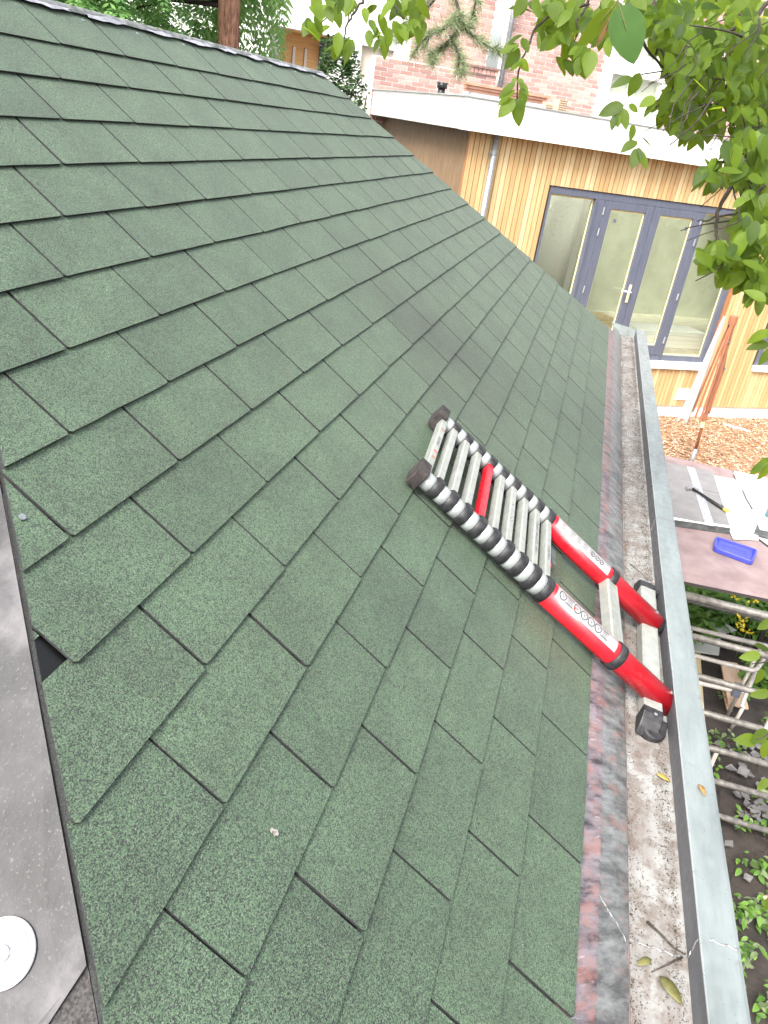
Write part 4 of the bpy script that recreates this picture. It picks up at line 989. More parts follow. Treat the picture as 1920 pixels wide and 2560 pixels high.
mb = MB(); c = AD(1842, 1725, 5.72); mb.obox(c, (.03, 0, 0), (0, .03, 0), (0, 0, .05)); mb.build('blue_clamp', 'frame_blue_grey', TR, bev=.006)
for a, b in ((-.75, -1.0), (2.4, 2.4)): pass
# two legs that carry it down to the ground
for px, py in ((1730, 1570), (1905, 1612), (1860, 1765)):
    p_ = AD(px, py, 5.62 if py < 1700 else 5.7); mb = MB(); mb.tube([p_, (p_.x + .05, p_.y, ZG)], .014, 10); mb.build('leg', 'pale_tube', TR, smooth=True)
# platform boards on top
ZP = -.835
PLY = MB(); pp = [GZ(1700, 1454, ZP + .018), GZ(1960, 1503, ZP + .018), GZ(1975, 1480, ZP + .018), GZ(1890, 1352, ZP + .018), GZ(1700, 1290, ZP + .018), GZ(1640, 1290, ZP + .018)]
bx0, bx1 = 1.97, 4.0
PLY.prism([(1.965, -.55, ZP), (2.06, -1.62, ZP), (2.20, -1.62, ZP), (2.83, -1.235, ZP), (4.1, -1.235, ZP), (4.1, -.55, ZP)][::-1], (0, 0, .020), 0, 1)
o = PLY.build('plywood_sheet', ['plywood_pink', 'ply_edge']); tag(o, 'pinkish brown plywood sheet lying on the scaffold tower', 'plywood')
mb = MB(); mb.prism([(2.06, -1.66, ZP + .001), (2.24, -1.64, ZP + .001), (2.86, -1.25, ZP + .001), (4.1, -1.25, ZP + .001), (4.1, -1.95, ZP + .001), (2.06, -1.95, ZP + .001)][::-1], (0, 0, .019), 0, 1)
tag(mb.build('work_board', ['paper', 'slab_edge']), 'white board lying on the scaffold right of the pink plywood', 'panel')
ZS = ZP + .021
SL = thing('grey_slab', (3.25, -.87, ZS), 'flat grey roofing slab with a glittering strip on the plywood', 'slab')
mb = MB(); mb.prism([(2.70, -.60, ZS), (2.80, -1.045, ZS), (3.83, -1.035, ZS), (3.80, -.60, ZS)][::-1], (0, 0, .050), 0, 1); mb.build('body', ['slab_grey', 'slab_edge'], SL, bev=.003)
mb = MB(); mb.prism([(2.75, -.875, ZS + .0505), (2.76, -.935, ZS + .0505), (3.805, -.895, ZS + .0505), (3.80, -.835, ZS + .0505)][::-1], (0, 0, .0012)); mb.build('glitter_strip', 'sparkle_strip', SL)
mb = MB(); mb.prism([(2.695, -.60, ZS + .0515), (2.795, -1.047, ZS + .0515), (2.825, -1.047, ZS + .0515), (2.755, -.80, ZS + .0515), (2.735, -.60, ZS + .0515)][::-1], (0, 0, .004)); mb.build('white_edge', 'paper', SL)
mb = MB(); mb.obox((3.38, -.975, ZS + .0508), (.002, .0, 0), (0, .062, 0), (0, 0, .0006)); mb.build('seam', 'slab_edge', SL)
# hammer
ZH = ZS + .052
a0 = Vector((3.315, -.832, ZH + .014)); a1 = Vector((3.055, -1.035, ZH + .014)); hd = (a1 - a0).normalized(); hs2 = Vector((-hd.y, hd.x, 0))
HM = thing('hammer', a0, 'claw hammer with black handle and yellow end lying on the grey slab', 'hammer')
mb = MB(); mb.tube([a0, a0 + hd * .10, a0 + hd * .20, a1], [.0095, .010, .0135, .0150], 14); mb.build('handle', 'black_plastic', HM, smooth=True)
mb = MB(); mb.obox(a0 + hd * .15 + Vector((0, 0, .013)), hd * .13, hs2 * .003, Vector((0, 0, .0015))); mb.build('handle_stripe', 'label_white', HM)
mb = MB(); mb.tube([a1 - hd * .012, a1 + hd * .022], [.0158, .0150], 14); mb.build('end_grip', 'yellow_end', HM)
mb = MB(); mb.obox(a0 - hd * .008, hd * .014, hs2 * .018, Vector((0, 0, .011))); hdm = mb.build('head', 'steel', HM, bev=.003)
mb = MB(); mb.tube([a0 - hd * .008 - hs2 * .016, a0 - hd * .008 - hs2 * .050], [.010, .0135], 14); mb.build('face', 'steel', hdm)
for e in (-1, 1):
    mb = MB(); q = a0 - hd * .008 + hs2 * .016; mb.tube([q + hd * .004 * e, q + hs2 * .03 + hd * .009 * e, q + hs2 * .055 + hd * .012 * e - Vector((0, 0, .014))], [.007, .006, .002], 8); mb.build('claw', 'steel', hdm)
# papers
def sheet_of(name, pts, z, label, cat, mat='paper', amp=.006, th=.001):
    cx = sum(p_[0] for p_ in pts) / len(pts); cy = sum(p_[1] for p_ in pts) / len(pts)
    mb = MB(); g_ = 8; vs = []
    A_, B_, C_, D_ = [Vector((*p_, 0)) for p_ in pts]
    for j in range(g_ + 1):
        for i in range(g_ + 1):
            u, v_ = i / g_, j / g_; q = A_ * (1 - u) * (1 - v_) + B_ * u * (1 - v_) + C_ * u * v_ + D_ * (1 - u) * v_
            e = wob((q.x * 9, q.y * 9, 0), 1, .010); vs.append((q.x + e.x, q.y + e.y, z + amp * (1 + noise.noise(Vector((q.x * 7, q.y * 7, z * 50))))))
    mb.add(vs, [(j * (g_ + 1) + i, j * (g_ + 1) + i + 1, (j + 1) * (g_ + 1) + i + 1, (j + 1) * (g_ + 1) + i) for j in range(g_) for i in range(g_)])
    o = mb.build(name, mat, smooth=True); s_ = o.modifiers.new('thick', 'SOLIDIFY'); s_.thickness = th
    return tag(o, label, cat)
sheet_of('paper_sheet', [(2.72, -1.06), (2.80, -1.24), (3.90, -1.30), (3.86, -1.02)], ZS + .003, 'crumpled white paper sheet right of the grey slab', 'paper')
sheet_of('paper_sheet', [(2.95, -1.26), (2.96, -1.36), (4.0, -1.44), (3.98, -1.22)], ZS + .018, 'narrow white paper strip next to the crumpled sheet', 'paper')
sheet_of('paper_sheet', [(2.70, -1.40), (2.62, -1.75), (3.75, -1.80), (3.80, -1.46)], ZS + .006, 'large white sheet on the scaffold at the right border', 'paper')
mb = MB(); q0, q1 = GZ(1857, 1226, ZS + .03), GZ(1881, 1273, ZS + .03); mb.tube([q0, (q0 + q1) / 2 + Vector((.01, .006, 0)), q1], .006, 8); tag(mb.build('metal_rod', 'slab_edge'), 'thin dark metal rod lying on the white sheets', 'rod')
mb = MB(); q = GZ(1908, 1330, ZS + .02); mb.obox(q, (.07, -.02, 0), (.012, .05, 0), (0, 0, .006)); tag(mb.build('putty_knife', 'slab_edge', bev=.002), 'dark flat putty knife by the pink cloth', 'tool')
BT = thing('spray_bottle', GZ(1921, 1290, ZS), 'teal bottle cut off by the right border above the plywood', 'bottle')
q = GZ(1922, 1296, ZS + .012); mb = MB(); mb.tube([q, q + Vector((0, 0, .10)), q + Vector((0, 0, .125)), q + Vector((0, 0, .15))], [.035, .035, .02, .014], 16); mb.build('body', 'teal_bottle', BT, smooth=True)
mb = MB(); mb.tube([q + Vector((0, 0, .15)), q + Vector((0, 0, .18))], .016, 12); mb.build('cap', 'teal_bottle', BT)
sheet_of('cloth', [(2.86, -1.40), (2.78, -1.55), (3.02, -1.58), (3.05, -1.40)], ZS + .016, 'pink cloth next to the teal bottle', 'cloth', 'pink_cloth', .010)
# blue lid, upside down tray
LD = thing('blue_lid', (2.53, -1.045, ZS), 'blue rectangular plastic lid lying upturned on the pink plywood', 'lid')
ca, cb = Vector((2.66, -.945, 0)), Vector((2.395, -1.13, 0))
c1_ = [Vector((2.655, -.935, 0)), Vector((2.475, -.905, 0)), Vector((2.40, -1.135, 0)), Vector((2.60, -1.195, 0))]
lc = sum(c1_, Vector()) / 4
def rrect(sc_, z, n=5, r_=.22):
    out = []
    for i in range(4):
        p_, a, b = c1_[i], c1_[i - 1], c1_[(i + 1) % 4]
        P0 = p_ + (a - p_) * r_ * (.5 if i % 2 else .75); P1 = p_ + (b - p_) * r_ * (.75 if i % 2 else .5)
        P0 = p_ + (a - p_).normalized() * .03; P1 = p_ + (b - p_).normalized() * .03
        for k in range(n + 1):
            t = k / n; q = P0 * (1 - t) ** 2 + p_ * 2 * t * (1 - t) + P1 * t * t
            d_ = q - lc; q = lc + d_ * (1 - (1 - sc_) * .15 / max(.05, d_.length)) ; out.append(Vector((q.x, q.y, z)))
    return out
loops = [rrect(.93, ZS + .001), rrect(1.0, ZS + .004), rrect(1.0, ZS + .030), rrect(.97, ZS + .033), rrect(.90, ZS + .032), rrect(.87, ZS + .012), rrect(.80, ZS + .009)]
mb = MB(); n = len(loops[0]); vs = [v_ for l in loops for v_ in l]
fs = [(i * n + j, i * n + (j + 1) % n, (i + 1) * n + (j + 1) % n, (i + 1) * n + j) for i in range(len(loops) - 1) for j in range(n)]
fs += [tuple(range(n))[::-1], tuple((len(loops) - 1) * n + j for j in range(n))]
mb.add(vs, fs); mb.build('tray', 'blue_plastic', LD, bev=.0015)
mb = MB(); q = [lc + (v_ - lc) * .62 for v_ in rrect(.87, ZS + .0095)]
for a, b in zip(q, q[1:] + q[:1]): mb.tube([(a.x, a.y, ZS + .0098), (b.x, b.y, ZS + .0098)], .0018, 5)
mb.build('moulded_rib', 'blue_plastic', LD)

# ------------------------------------------------------------------ closed parasol in front of the facade
DPAR = 7.85
def PP(h, z, d=0.0): return FP(h, DPAR + d, z)
PA = thing('parasol', PP(7.51, ZG), 'closed wooden parasol with white canvas standing before the cedar facade', 'parasol')
mb = MB(); mb.tube([PP(7.51, ZG), PP(7.505, -2.12)], .030, 14); mb.build('base_tube', 'galvanised', PA, smooth=True)
mb = MB(); mb.tube([PP(7.505, -2.12), PP(7.47, -1.66), PP(7.40, -.72), PP(7.375, -.34)], .021, 14); pole = mb.build('pole', 'parasol_wood', PA, smooth=True)
mb = MB(); mb.tube([PP(7.462, -1.70), PP(7.455, -1.60)], .040, 14); mb.build('runner', 'parasol_wood', PA)
mb = MB(); mb.tube([PP(7.472, -1.80), PP(7.468, -1.71)], .028, 14); mb.build('yellow_strap', 'masking_tape', PA)
mb = MB(); mb.tube([PP(7.385, -.40), PP(7.375, -.29)], .052, 14); mb.build('hub', 'parasol_wood', PA)
ribs = [((7.35, -.34, -.03), (7.22, -1.62, -.10)), ((7.36, -.34, -.04), (7.28, -1.64, -.14)), ((7.39, -.34, -.03), (7.47, -1.58, -.05)), ((7.40, -.34, 0), (7.52, -1.50, .02)), ((7.405, -.36, .03), (7.555, -1.0, .06)), ((7.37, -.34, .03), (7.33, -1.62, .10)), ((7.555, -1.0, .06), (7.735, -1.70, .25))]
for a, b in ribs:
    mb = MB(); p0, p1 = PP(*a), PP(*b); dd = (p1 - p0); e1 = dd.cross(NV).normalized(); e2 = dd.cross(e1).normalized(); mb.obox((p0 + p1) / 2, dd / 2, e1 * .010, e2 * .010); mb.build('rib', 'parasol_wood', PA)
for a, b in (((7.555, -.98, .06), (7.475, -1.60, .0)), ((7.40, -.62, -.03), (7.455, -1.60, -.03)), ((7.34, -.9, -.05), (7.45, -1.60, -.03))):
    mb = MB(); p0, p1 = PP(*a), PP(*b); mb.tube([p0, p1], .010, 8); mb.build('strut', 'parasol_wood', PA)
for a in ((7.40, -.62, -.03), (7.555, -.99, .05), (7.34, -.9, -.06)):
    mb = MB(); q = PP(*a); mb.tube([q - NV * .02, q + NV * .005], .016, 10); mb.build('joint', 'galvanised', PA)
mb = MB(); rows = 14; cols = 18; vs = []
for j in range(rows + 1):
    t = j / rows; z = -.33 - t * (1.42 + .06 * math.sin(3 * t)); ch = 7.355 - .09 * t; rr = .025 + .075 * t ** .9
    for i in range(cols):
        a = 2 * math.pi * i / cols; f_ = rr * (1 + .30 * math.sin(5 * a + 1.5 * t))
        vs.append(PP(ch + f_ * .75 * math.cos(a) - .02 * t, z + .05 * math.sin(a * 2) * t, .13 + .55 * f_ * math.sin(a)))
mb.add(vs, [(j * cols + i, j * cols + (i + 1) % cols, (j + 1) * cols + (i + 1) % cols, (j + 1) * cols + i) for j in range(rows) for i in range(cols)])
mb.build('canopy', 'canvas', PA, smooth=True)
mb = MB(); c = GZ(1868, 1076, ZG + .04); d_ = GZ(1815, 1062, ZG + .05) - c; mb.obox(c + d_ * .5, d_ * .5, Vector((.03, .04, 0)), Vector((0, 0, .012))); tag(mb.build('loose_lath', 'paper'), 'short pale lath lying on the wood chips', 'lath')

# ------------------------------------------------------------------ garden bed below the gutter
mb = MB(); p0, p1 = GZ(1770, 2188, ZG + .06), GZ(1735, 1590, ZG + .06); d_ = (p1 - p0); e = Vector((-d_.y, d_.x, 0)).normalized()
mb.obox((p0 + p1) / 2 + e * .035, d_ / 2, e * .075, Vector((0, 0, .02))); tag(mb.build('pine_plank', 'pine_board', bev=.004), 'long yellow pine plank lying on the soil along the gutter', 'plank')
def flat_board(name, quad_px, z, th, mat, label, cat):
    mb = MB(); mb.prism([GZ(a, b, z) for a, b in quad_px], (0, 0, th)); return tag(mb.build(name, mat, bev=.003), label, cat)
flat_board('terracotta_board', [(1800, 1655), (1842, 1662), (1870, 1775), (1818, 1762)], ZG + .10, .02, 'red_board', 'pinkish timber board on the soil under the pale tubes', 'board')
flat_board('terracotta_board', [(1803, 1722), (1814, 1724), (1830, 1780), (1816, 1776)], ZG + .06, .02, 'red_board', 'narrow pinkish offcut beside the wider timber board', 'board')
flat_board('terracotta_board', [(1905, 2245), (1960, 2225), (1960, 2260), (1930, 2268)], ZG + .06, .02, 'red_board', 'pinkish board end cut off by the right border near the bottom', 'board')
flat_board('cement_tile', [(1756, 1552), (1790, 1546), (1840, 1578), (1790, 1590)], ZG + .14, .015, 'cement_board', 'grey green tile lying among the green plants', 'tile')
flat_board('cement_tile', [(1728, 1600), (1800, 1600), (1796, 1640), (1730, 1630)], ZG + .10, .02, 'cement_board', 'grey tile with a pale stripe nearest the gutter under the plants', 'tile')
sl_grp = 'slate shards scattered on the soil'
for k in range(46):
    px, py = R.uniform(1850, 1915), R.uniform(1840, 2060)
    if k > 30: px, py = R.uniform(1790, 1915), R.uniform(1780, 2400)
    c = GZ(px, py, ZG + .02); a = R.uniform(0, 6.28); mb = MB(); nn = R.choice([4, 5, 6]); rr = R.uniform(.02, .055)
    pts = [c + Vector((math.cos(a + 2 * math.pi * i / nn), math.sin(a + 2 * math.pi * i / nn), 0)) * rr * R.uniform(.6, 1.2) + Vector((0, 0, R.uniform(0, .025))) for i in range(nn)]
    mb.prism(pts, (0, 0, .008)); tag(mb.build('slate_shard', 'slate'), 'grey slate shard scattered on the dark soil', 'shard', sl_grp)
def leaves_mass(name, n, sampler, mat, size, label, cat, droop=.3, parent=None, wr=.55):
    mb = MB()
    for k in range(n):
        c, up = sampler(); a = R.uniform(0, 6.28); d_ = Vector((math.cos(a), math.sin(a), R.uniform(-.4, .35)))
        L = size * R.uniform(.6, 1.35); leaf_geo(mb, Vector(c), d_, Vector((R.uniform(-.5, .5), R.uniform(-.5, .5), 1)), L, L * wr, droop, n=4)
    o = mb.build(name, mat, parent, tint=True, fix=False, smooth=True)
    if label: tag(o, label, cat, kind='stuff')
    elif parent is None or True: o['kind'] = 'stuff'
    return o
def samp_bed():
    while True:
        px, py = R.uniform(1690, 1960), R.uniform(1470, 1740)
        q = GZ(px, py, ZG)
        f_ = noise.noise(Vector((q.x * 1.6, q.y * 1.6, 8)))
        if py > 1600 and f_ < (.0 if px > 1840 else .12): continue
        if py > 1690 and R.random() < .6: continue
        return (q.x, q.y, ZG + R.uniform(.02, .30)), None
leaves_mass('ground_cover', 2600, samp_bed, 'ground_leaf', .085, 'bright green ground cover leaves below the plywood sheet', 'plants')
def samp_low():
    while True:
        px, py = R.uniform(1760, 1980), R.uniform(1740, 2640); q = GZ(px, py, ZG); f_ = noise.noise(Vector((q.x * 5.3, q.y * 5.3, 4)))
        if f_ < (.25 if py < 2080 else .08): continue
        return (q.x, q.y, ZG + R.uniform(.01, .14)), None
leaves_mass('ground_cover', 520, samp_low, 'ground_leaf', .048, 'scattered green weeds on the dark soil near the bottom right', 'plants')
leaves_mass('ground_cover', 260, samp_low, 'pale_ground_leaf', .045, 'pale leaf litter on the dark soil along the right border', 'plants')
mb = MB()
for k in range(110):
    q = GZ(R.uniform(1770, 1980), R.uniform(1760, 2200), ZG + .02); a = R.uniform(0, 6.28); L = R.uniform(.06, .2)
    p1 = q + Vector((math.cos(a), math.sin(a), R.uniform(0, .5))) * L; mb.tube([q, (q + p1) / 2 + Vector((R.uniform(-.02, .02), R.uniform(-.02, .02), .02)), p1], .0028, 4)
tag(mb.build('dry_stems', 'bark_dark', fix=False), 'thin dry stems strewn over the soil', 'stems', kind='stuff')
for k, (px, py, zz, lab) in enumerate(((1853, 1550, .34, 'largest spike of yellow flowers among the green plants'), (1880, 1505, .30, 'small yellow flower close below the plywood edge'), (1836, 1497, .30, 'yellow flower left of the one below the plywood edge'), (1866, 1580, .28, 'low yellow flower under the largest spike'))):
    q = GZ(px, py, ZG + zz); F_ = thing('yellow_flower', (q.x, q.y, ZG), lab, 'flower', 'yellow flowers in the ground cover')
    mb = MB(); mb.tube([(q.x, q.y, ZG), q], .004, 6); mb.build('stem', 'ground_leaf', F_, tint=True)
    mb = MB()
    for i in range(26 if k == 0 else 10):
        c = q + Vector((R.uniform(-.035, .035), R.uniform(-.035, .035), R.uniform(-.10, .04) if k == 0 else R.uniform(-.02, .03))); leaf_geo(mb, c, (R.uniform(-1, 1), R.uniform(-1, 1), R.uniform(0, 1)), (0, 0, 1), .034, .022, .1, n=4)
    mb.build('petals', 'yellow_petal', F_, smooth=True, fix=False)

# ------------------------------------------------------------------ trees
def trunk_mesh(pts, rads, n=14, bumpy=.0):
    mb = MB(); mb.tube(pts, rads, n)
    if bumpy: mb.v = [tuple(Vector(v_) + wob(v_, 6, bumpy)) for v_ in mb.v]
    return mb
# conifer behind the ridge
cb = AD(572, 60, 9.0); CX, CY = cb.x, cb.y
CRIGHT = Vector((RW[0][0], RW[1][0], 0)).normalized(); CFWD = Vector((RW[0][2], RW[1][2], 0)).normalized()
CON = thing('conifer_tree', (CX, CY, ZG), 'conifer with soft drooping sprays and reddish brown trunk behind the ridge', 'tree')
pts = [(CX + .03 * math.sin(i), CY, ZG + i * .45) for i in range(21)]
trunk_mesh(pts, [.19 - .0062 * i for i in range(21)], 20, .022).build('trunk', 'bark_red', CON, smooth=True)
mb = MB()
def spray(mb, base, d, L, wd):
    d = d.normalized(); side = d.cross(Vector((0, 0, 1))); side = side.normalized() if side.length > .05 else CRIGHT.copy()
    nn = 7; t_ = R.random()
    prev = base
    for i in range(1, nn + 1):
        t = i / nn; c = base + d * L * t + Vector((0, 0, -.55 * L * t * t))
        w = wd * (1.05 - t) * R.uniform(.8, 1.2); ax = (c - prev).normalized(); prev = c
        for s_ in (-1, 1):
            tip = c + side * s_ * w + ax * w * .75 + Vector((0, 0, -.25 * w)); 
            mid = (c + tip) / 2; wdv = ax.cross(side).cross((tip - c).normalized()).normalized() * (.012 + .10 * w)
            mb.add([c, mid + wdv, tip, mid - wdv], [(0, 1, 2, 3)], 0, min(.98, max(.0, t_ * .75 + .25 * t)))
for k in range(5600):
    # crown volume: mostly to the left of and behind the visible trunk
    a = R.uniform(0, 2 * math.pi); rr = 2.6 * math.sqrt(R.random()); z = R.uniform(.3, 4.2)
    lat = -1.75 + rr * math.cos(a) * .86; dep = .55 + rr * math.sin(a) * .8
    if lat > .45: continue
    if dep < .25 and lat > -.42 and R.random() < .95: continue
    c = Vector((CX, CY, z)) + CRIGHT * lat + CFWD * dep
    x_, y_, dd_ = PX(c)
    dirn = (CRIGHT * (lat + 1.4) * .5 + CFWD * (dep - .8) * .6 + Vector((R.uniform(-.6, .6), R.uniform(-.6, .6), R.uniform(-.5, .15))))
    if -.42 < lat < .45 and dep < 2: dirn = CRIGHT * R.uniform(.0, .5) + CFWD * .3 + Vector((0, 0, -.7))
    spray(mb, c, dirn, R.uniform(.3, .5), R.uniform(.09, .17))
o = mb.build('crown', 'conifer_leaf', CON, tint=True, fix=False); o['kind'] = 'stuff'
for k in range(16):
    z = R.uniform(.6, 4.2); a = R.uniform(2.0, 4.6); d_ = CRIGHT * math.cos(a) * R.uniform(.8, 1.0) + CFWD * abs(math.sin(a)) ; p0 = Vector((CX, CY, z)); p1 = p0 + d_ * R.uniform(1.2, 2.4) + Vector((0, 0, -.25))
    mb = MB(); mb.tube([p0, (p0 + p1) / 2 + Vector((0, 0, .12)), p1], [.035, .022, .008], 7); mb.build('branch', 'bark_dark', CON, smooth=True)
# leafy evergreen bush beyond the far hip
bc = AD(868, 250, 8.0); BU = thing('evergreen_bush', (bc.x, bc.y, ZG), 'dark green glossy evergreen bush beyond the far end of the roof', 'bush')
mb = MB()
for k in range(6500):
    z = R.uniform(-.6, 1.95); t = (z + .6) / 2.55; rr = (.50 * (1 - t) ** .6 + .10) * math.sqrt(R.random()); a = R.uniform(0, 6.28)
    f_ = noise.noise(Vector((math.cos(a) * 1.6, math.sin(a) * 1.6, z * 3)))
    if f_ < -.25 and rr > .2: continue
    c = Vector((bc.x, bc.y, z)) + CRIGHT * (rr * math.cos(a) - .26 * (t - .45)) + CFWD * rr * math.sin(a) + wob((a, z * 4, rr), 2, .06)
    leaf_geo(mb, c, Vector((math.cos(a), math.sin(a), R.uniform(-.3, .9))), Vector((R.uniform(-.6, .6), R.uniform(-.6, .6), 1)), R.uniform(.05, .085), .03, .1, n=4)
o = mb.build('crown', 'bush_leaf', BU, tint=True, fix=False, smooth=True); o['kind'] = 'stuff'
for k in range(5):
    a = k * 1.25; mb = MB(); p1 = Vector((bc.x, bc.y, 1.5)) + CRIGHT * .2 * math.cos(a) + CFWD * .2 * math.sin(a); mb.tube([(bc.x, bc.y, ZG), (bc.x + .05 * math.cos(a), bc.y + .05 * math.sin(a), -.4), p1], [.03, .022, .006], 7); mb.build('stem', 'bark_dark', BU, smooth=True)
# pine reaching in from the top
PT = Vector((3.5, 5.5, ZG)); PIN = thing('pine_tree', PT, 'pine branch with long pale needles hanging before the brick house', 'tree')
trunk_mesh([(3.5, 5.5, ZG + i * .7) for i in range(11)], [.16 - .009 * i for i in range(11)], 14, .01).build('trunk', 'bark_red', PIN, smooth=True)
J0 = Vector((4.35, 3.0, 3.35)); J1 = AD(1125, -60, 6.0)
mb = MB(); mb.tube([(3.5, 5.5, 3.0), (3.9, 4.3, 3.3), J0, J1], [.06, .05, .035, .024], 10); mb.build('branch', 'bark_dark', PIN, smooth=True)
lim = {'a': [(1125, -60, 6.0), (1150, 40, 6.0), (1140, 85, 6.0), (1100, 120, 6.0), (1085, 150, 5.95)],
       'b': [(1145, 60, 6.0), (1190, 95, 6.05), (1235, 125, 6.1), (1262, 128, 6.1)],
       'c': [(1120, -40, 6.0), (1060, 30, 6.1), (1030, 70, 6.1), (1010, 85, 6.1)],
       'd': [(1150, 40, 6.0), (1105, 75, 5.9), (1060, 95, 5.9), (1040, 125, 5.9)],
       'e': [(1125, -60, 6.0), (1190, 0, 6.0), (1180, 40, 6.0)],
       'f': [(1010, 60, 6.1), (985, 75, 6.1), (965, 100, 6.1)],
       'g': [(1130, 100, 6.0), (1150, 140, 6.0), (1145, 165, 6.0)]}
tufts = []
for k, L in lim.items():
    P_ = [AD(a, b, d_) for a, b, d_ in L]; mb = MB(); mb.tube(P_, [.012 - .002 * i for i in range(len(P_))], 7); mb.build('twig', 'bark_dark', PIN, smooth=True)
    for i in range(len(P_)):
        tufts.append((P_[i], (P_[i] - P_[max(0, i - 1)]) if i else (P_[1] - P_[0])))
        if i: tufts.append(((P_[i] + P_[i - 1]) / 2 + Vector((R.uniform(-.05, .05), R.uniform(-.05, .05), R.uniform(-.05, .05))), P_[i] - P_[i - 1]))
mb = MB()
for c, d_ in tufts:
    d_ = d_.normalized()
    for i in range(110):
        v_ = Vector((R.gauss(0, 1), R.gauss(0, 1), R.gauss(0, 1))).normalized() + d_ * .7; v_.normalize(); L = R.uniform(.08, .15); b0 = c + d_ * R.uniform(-.05, .05)
        s_ = v_.orthogonal().normalized() * .0026; mb.add([b0 - s_, b0 + s_, b0 + v_ * L + Vector((0, 0, -.012))], [(0, 1, 2)])
o = mb.build('needles', 'pine_needle', PIN, tint=True, fix=False); o['kind'] = 'stuff'

# magnolia overhanging from the right
MT = Vector((.3, -3.0, ZG)); MAG = thing('magnolia_tree', MT, 'magnolia with bright oval leaves and dark twigs overhanging from the right', 'tree')
trunk_mesh([(.3 + .03 * math.sin(i * .8), -3.0 + .05 * i, ZG + i * .5) for i in range(11)], [.13 - .007 * i for i in range(11)], 14, .01).build('trunk', 'bark_dark', MAG, smooth=True)
brs = [  # px, py, depth polylines
    ([(2100, -60, 2.6), (1960, 75, 2.5), (1880, 55, 2.5), (1822, 24, 2.5), (1740, -40, 2.5)], .011),
    ([(1622, -60, 2.3), (1633, 10, 2.3), (1641, 60, 2.3), (1645, 98, 2.3), (1640, 135, 2.3)], .0085),
    ([(2080, 150, 2.5), (1920, 259, 2.4), (1866, 331, 2.4), (1833, 377, 2.4), (1794, 419, 2.35)], .010),
    ([(2100, 160, 2.4), (1922, 275, 2.3), (1881, 359, 2.25), (1850, 437, 2.2), (1806, 500, 2.2), (1792, 540, 2.2), (1790, 575, 2.2), (1799, 628, 2.2)], .0085),
    ([(2060, -80, 2.6), (1912, 10, 2.6), (1850, 100, 2.55), (1806, 163, 2.5), (1750, 200, 2.5), (1700, 222, 2.5), (1640, 268, 2.45)], .0075),
    ([(1806, 163, 2.5), (1790, 220, 2.5), (1760, 260, 2.5), (1735, 305, 2.5)], .005),
    ([(1880, 55, 2.5), (1800, 85, 2.5), (1720, 100, 2.5), (1672, 103, 2.5)], .0055),
    ([(2000, 100, 2.5), (1900, 140, 2.5), (1830, 190, 2.5), (1795, 250, 2.5), (1810, 300, 2.5)], .006),
    ([(1645, 98, 2.3), (1668, 160, 2.3), (1682, 200, 2.3), (1676, 260, 2.3)], .004),
    ([(1606, 105, 2.2), (1640, 150, 2.25), (1672, 190, 2.3), (1690, 200, 2.3)], .004),
    ([(1881, 359, 2.25), (1870, 420, 2.2), (1880, 480, 2.2), (1860, 560, 2.2), (1850, 640, 2.2)], .005),
    ([(1960, 420, 2.3), (1890, 490, 2.25), (1840, 535, 2.2), (1770, 548, 2.2), (1742, 553, 2.2)], .0045),
    ([(1980, 520, 2.3), (1900, 600, 2.25), (1840, 650, 2.2), (1800, 670, 2.2)], .005),
    ([(1500, -80, 2.1), (1470, 10, 2.1), (1390, 30, 2.1), (1340, 65, 2.1), (1318, 120, 2.1), (1296, 175, 2.1), (1292, 240, 2.1), (1289, 255, 2.1)], .0042),
    ([(1470, 10, 2.1), (1440, 50, 2.1), (1444, 85, 2.1), (1428, 120, 2.1)], .003),
    ([(920, -60, 2.0), (906, 5, 2.0), (880, 40, 2.0), (868, 60, 2.0), (860, 90, 2.0), (855, 110, 2.0)], .0035),
    ([(880, -60, 2.0), (878, 20, 2.0), (868, 58, 2.0)], .003),
    ([(960, -60, 2.0), (985, 10, 2.0), (1000, 40, 2.0), (1020, 50, 2.0)], .0028),
    ([(870, -60, 2.0), (840, 10, 2.0), (815, 45, 2.0), (800, 60, 2.0)], .0028),
    ([(2000, 1640, 2.0), (1925, 1650, 2.0), (1880, 1660, 2.0)], .003), ([(2000, 1820, 2.0), (1930, 1830, 2.0), (1890, 1850, 2.0)], .003), ([(2000, 1200, 2.2), (1930, 1180, 2.2), (1905, 1175, 2.2)], .0025), ([(2000, 860, 2.2), (1940, 870, 2.2), (1900, 860, 2.2)], .0025)]
for L, r_ in brs:
    P_ = []
    for i in range(len(L) - 1):
        for q_ in range(4):
            t = q_ / 4; P_.append(AD(*[lerp(L[i][c], L[i + 1][c], t) for c in range(3)]) + wob((L[i][0] * .01 + t, L[i][1] * .01, i), 3, .006))
    P_.append(AD(*L[-1])); k = len(P_)
    mb = MB(); mb.tube(P_, [r_ * 1.15 * (1 - .66 * i / (k - 1)) for i in range(k)], 8); mb.build('branch', 'bark_dark', MAG, smooth=True)
for k in range(46):
    cx, cy = R.choice([(1800, 120), (1840, 200), (1760, 220), (1870, 320), (1880, 430), (1720, 140), (1850, 600), (1890, 60)])
    x0, y0 = cx + R.uniform(-50, 60), cy + R.uniform(-60, 60); a = rad(R.gauss(130, 32)); L = R.uniform(70, 170); d0 = R.uniform(2.0, 2.5)
    P_ = [AD(x0 + L * t * math.cos(a) + 10 * math.sin(5 * t + k), y0 + L * t * math.sin(a) + 14 * t * t, d0 - .05 * t) for t in (0, .25, .5, .75, 1)]
    mb = MB(); r_ = R.uniform(.0016, .0034); mb.tube(P_, [r_ * (1 - .12 * i) for i in range(5)], 6); mb.build('branch', 'bark_dark', MAG, smooth=True)
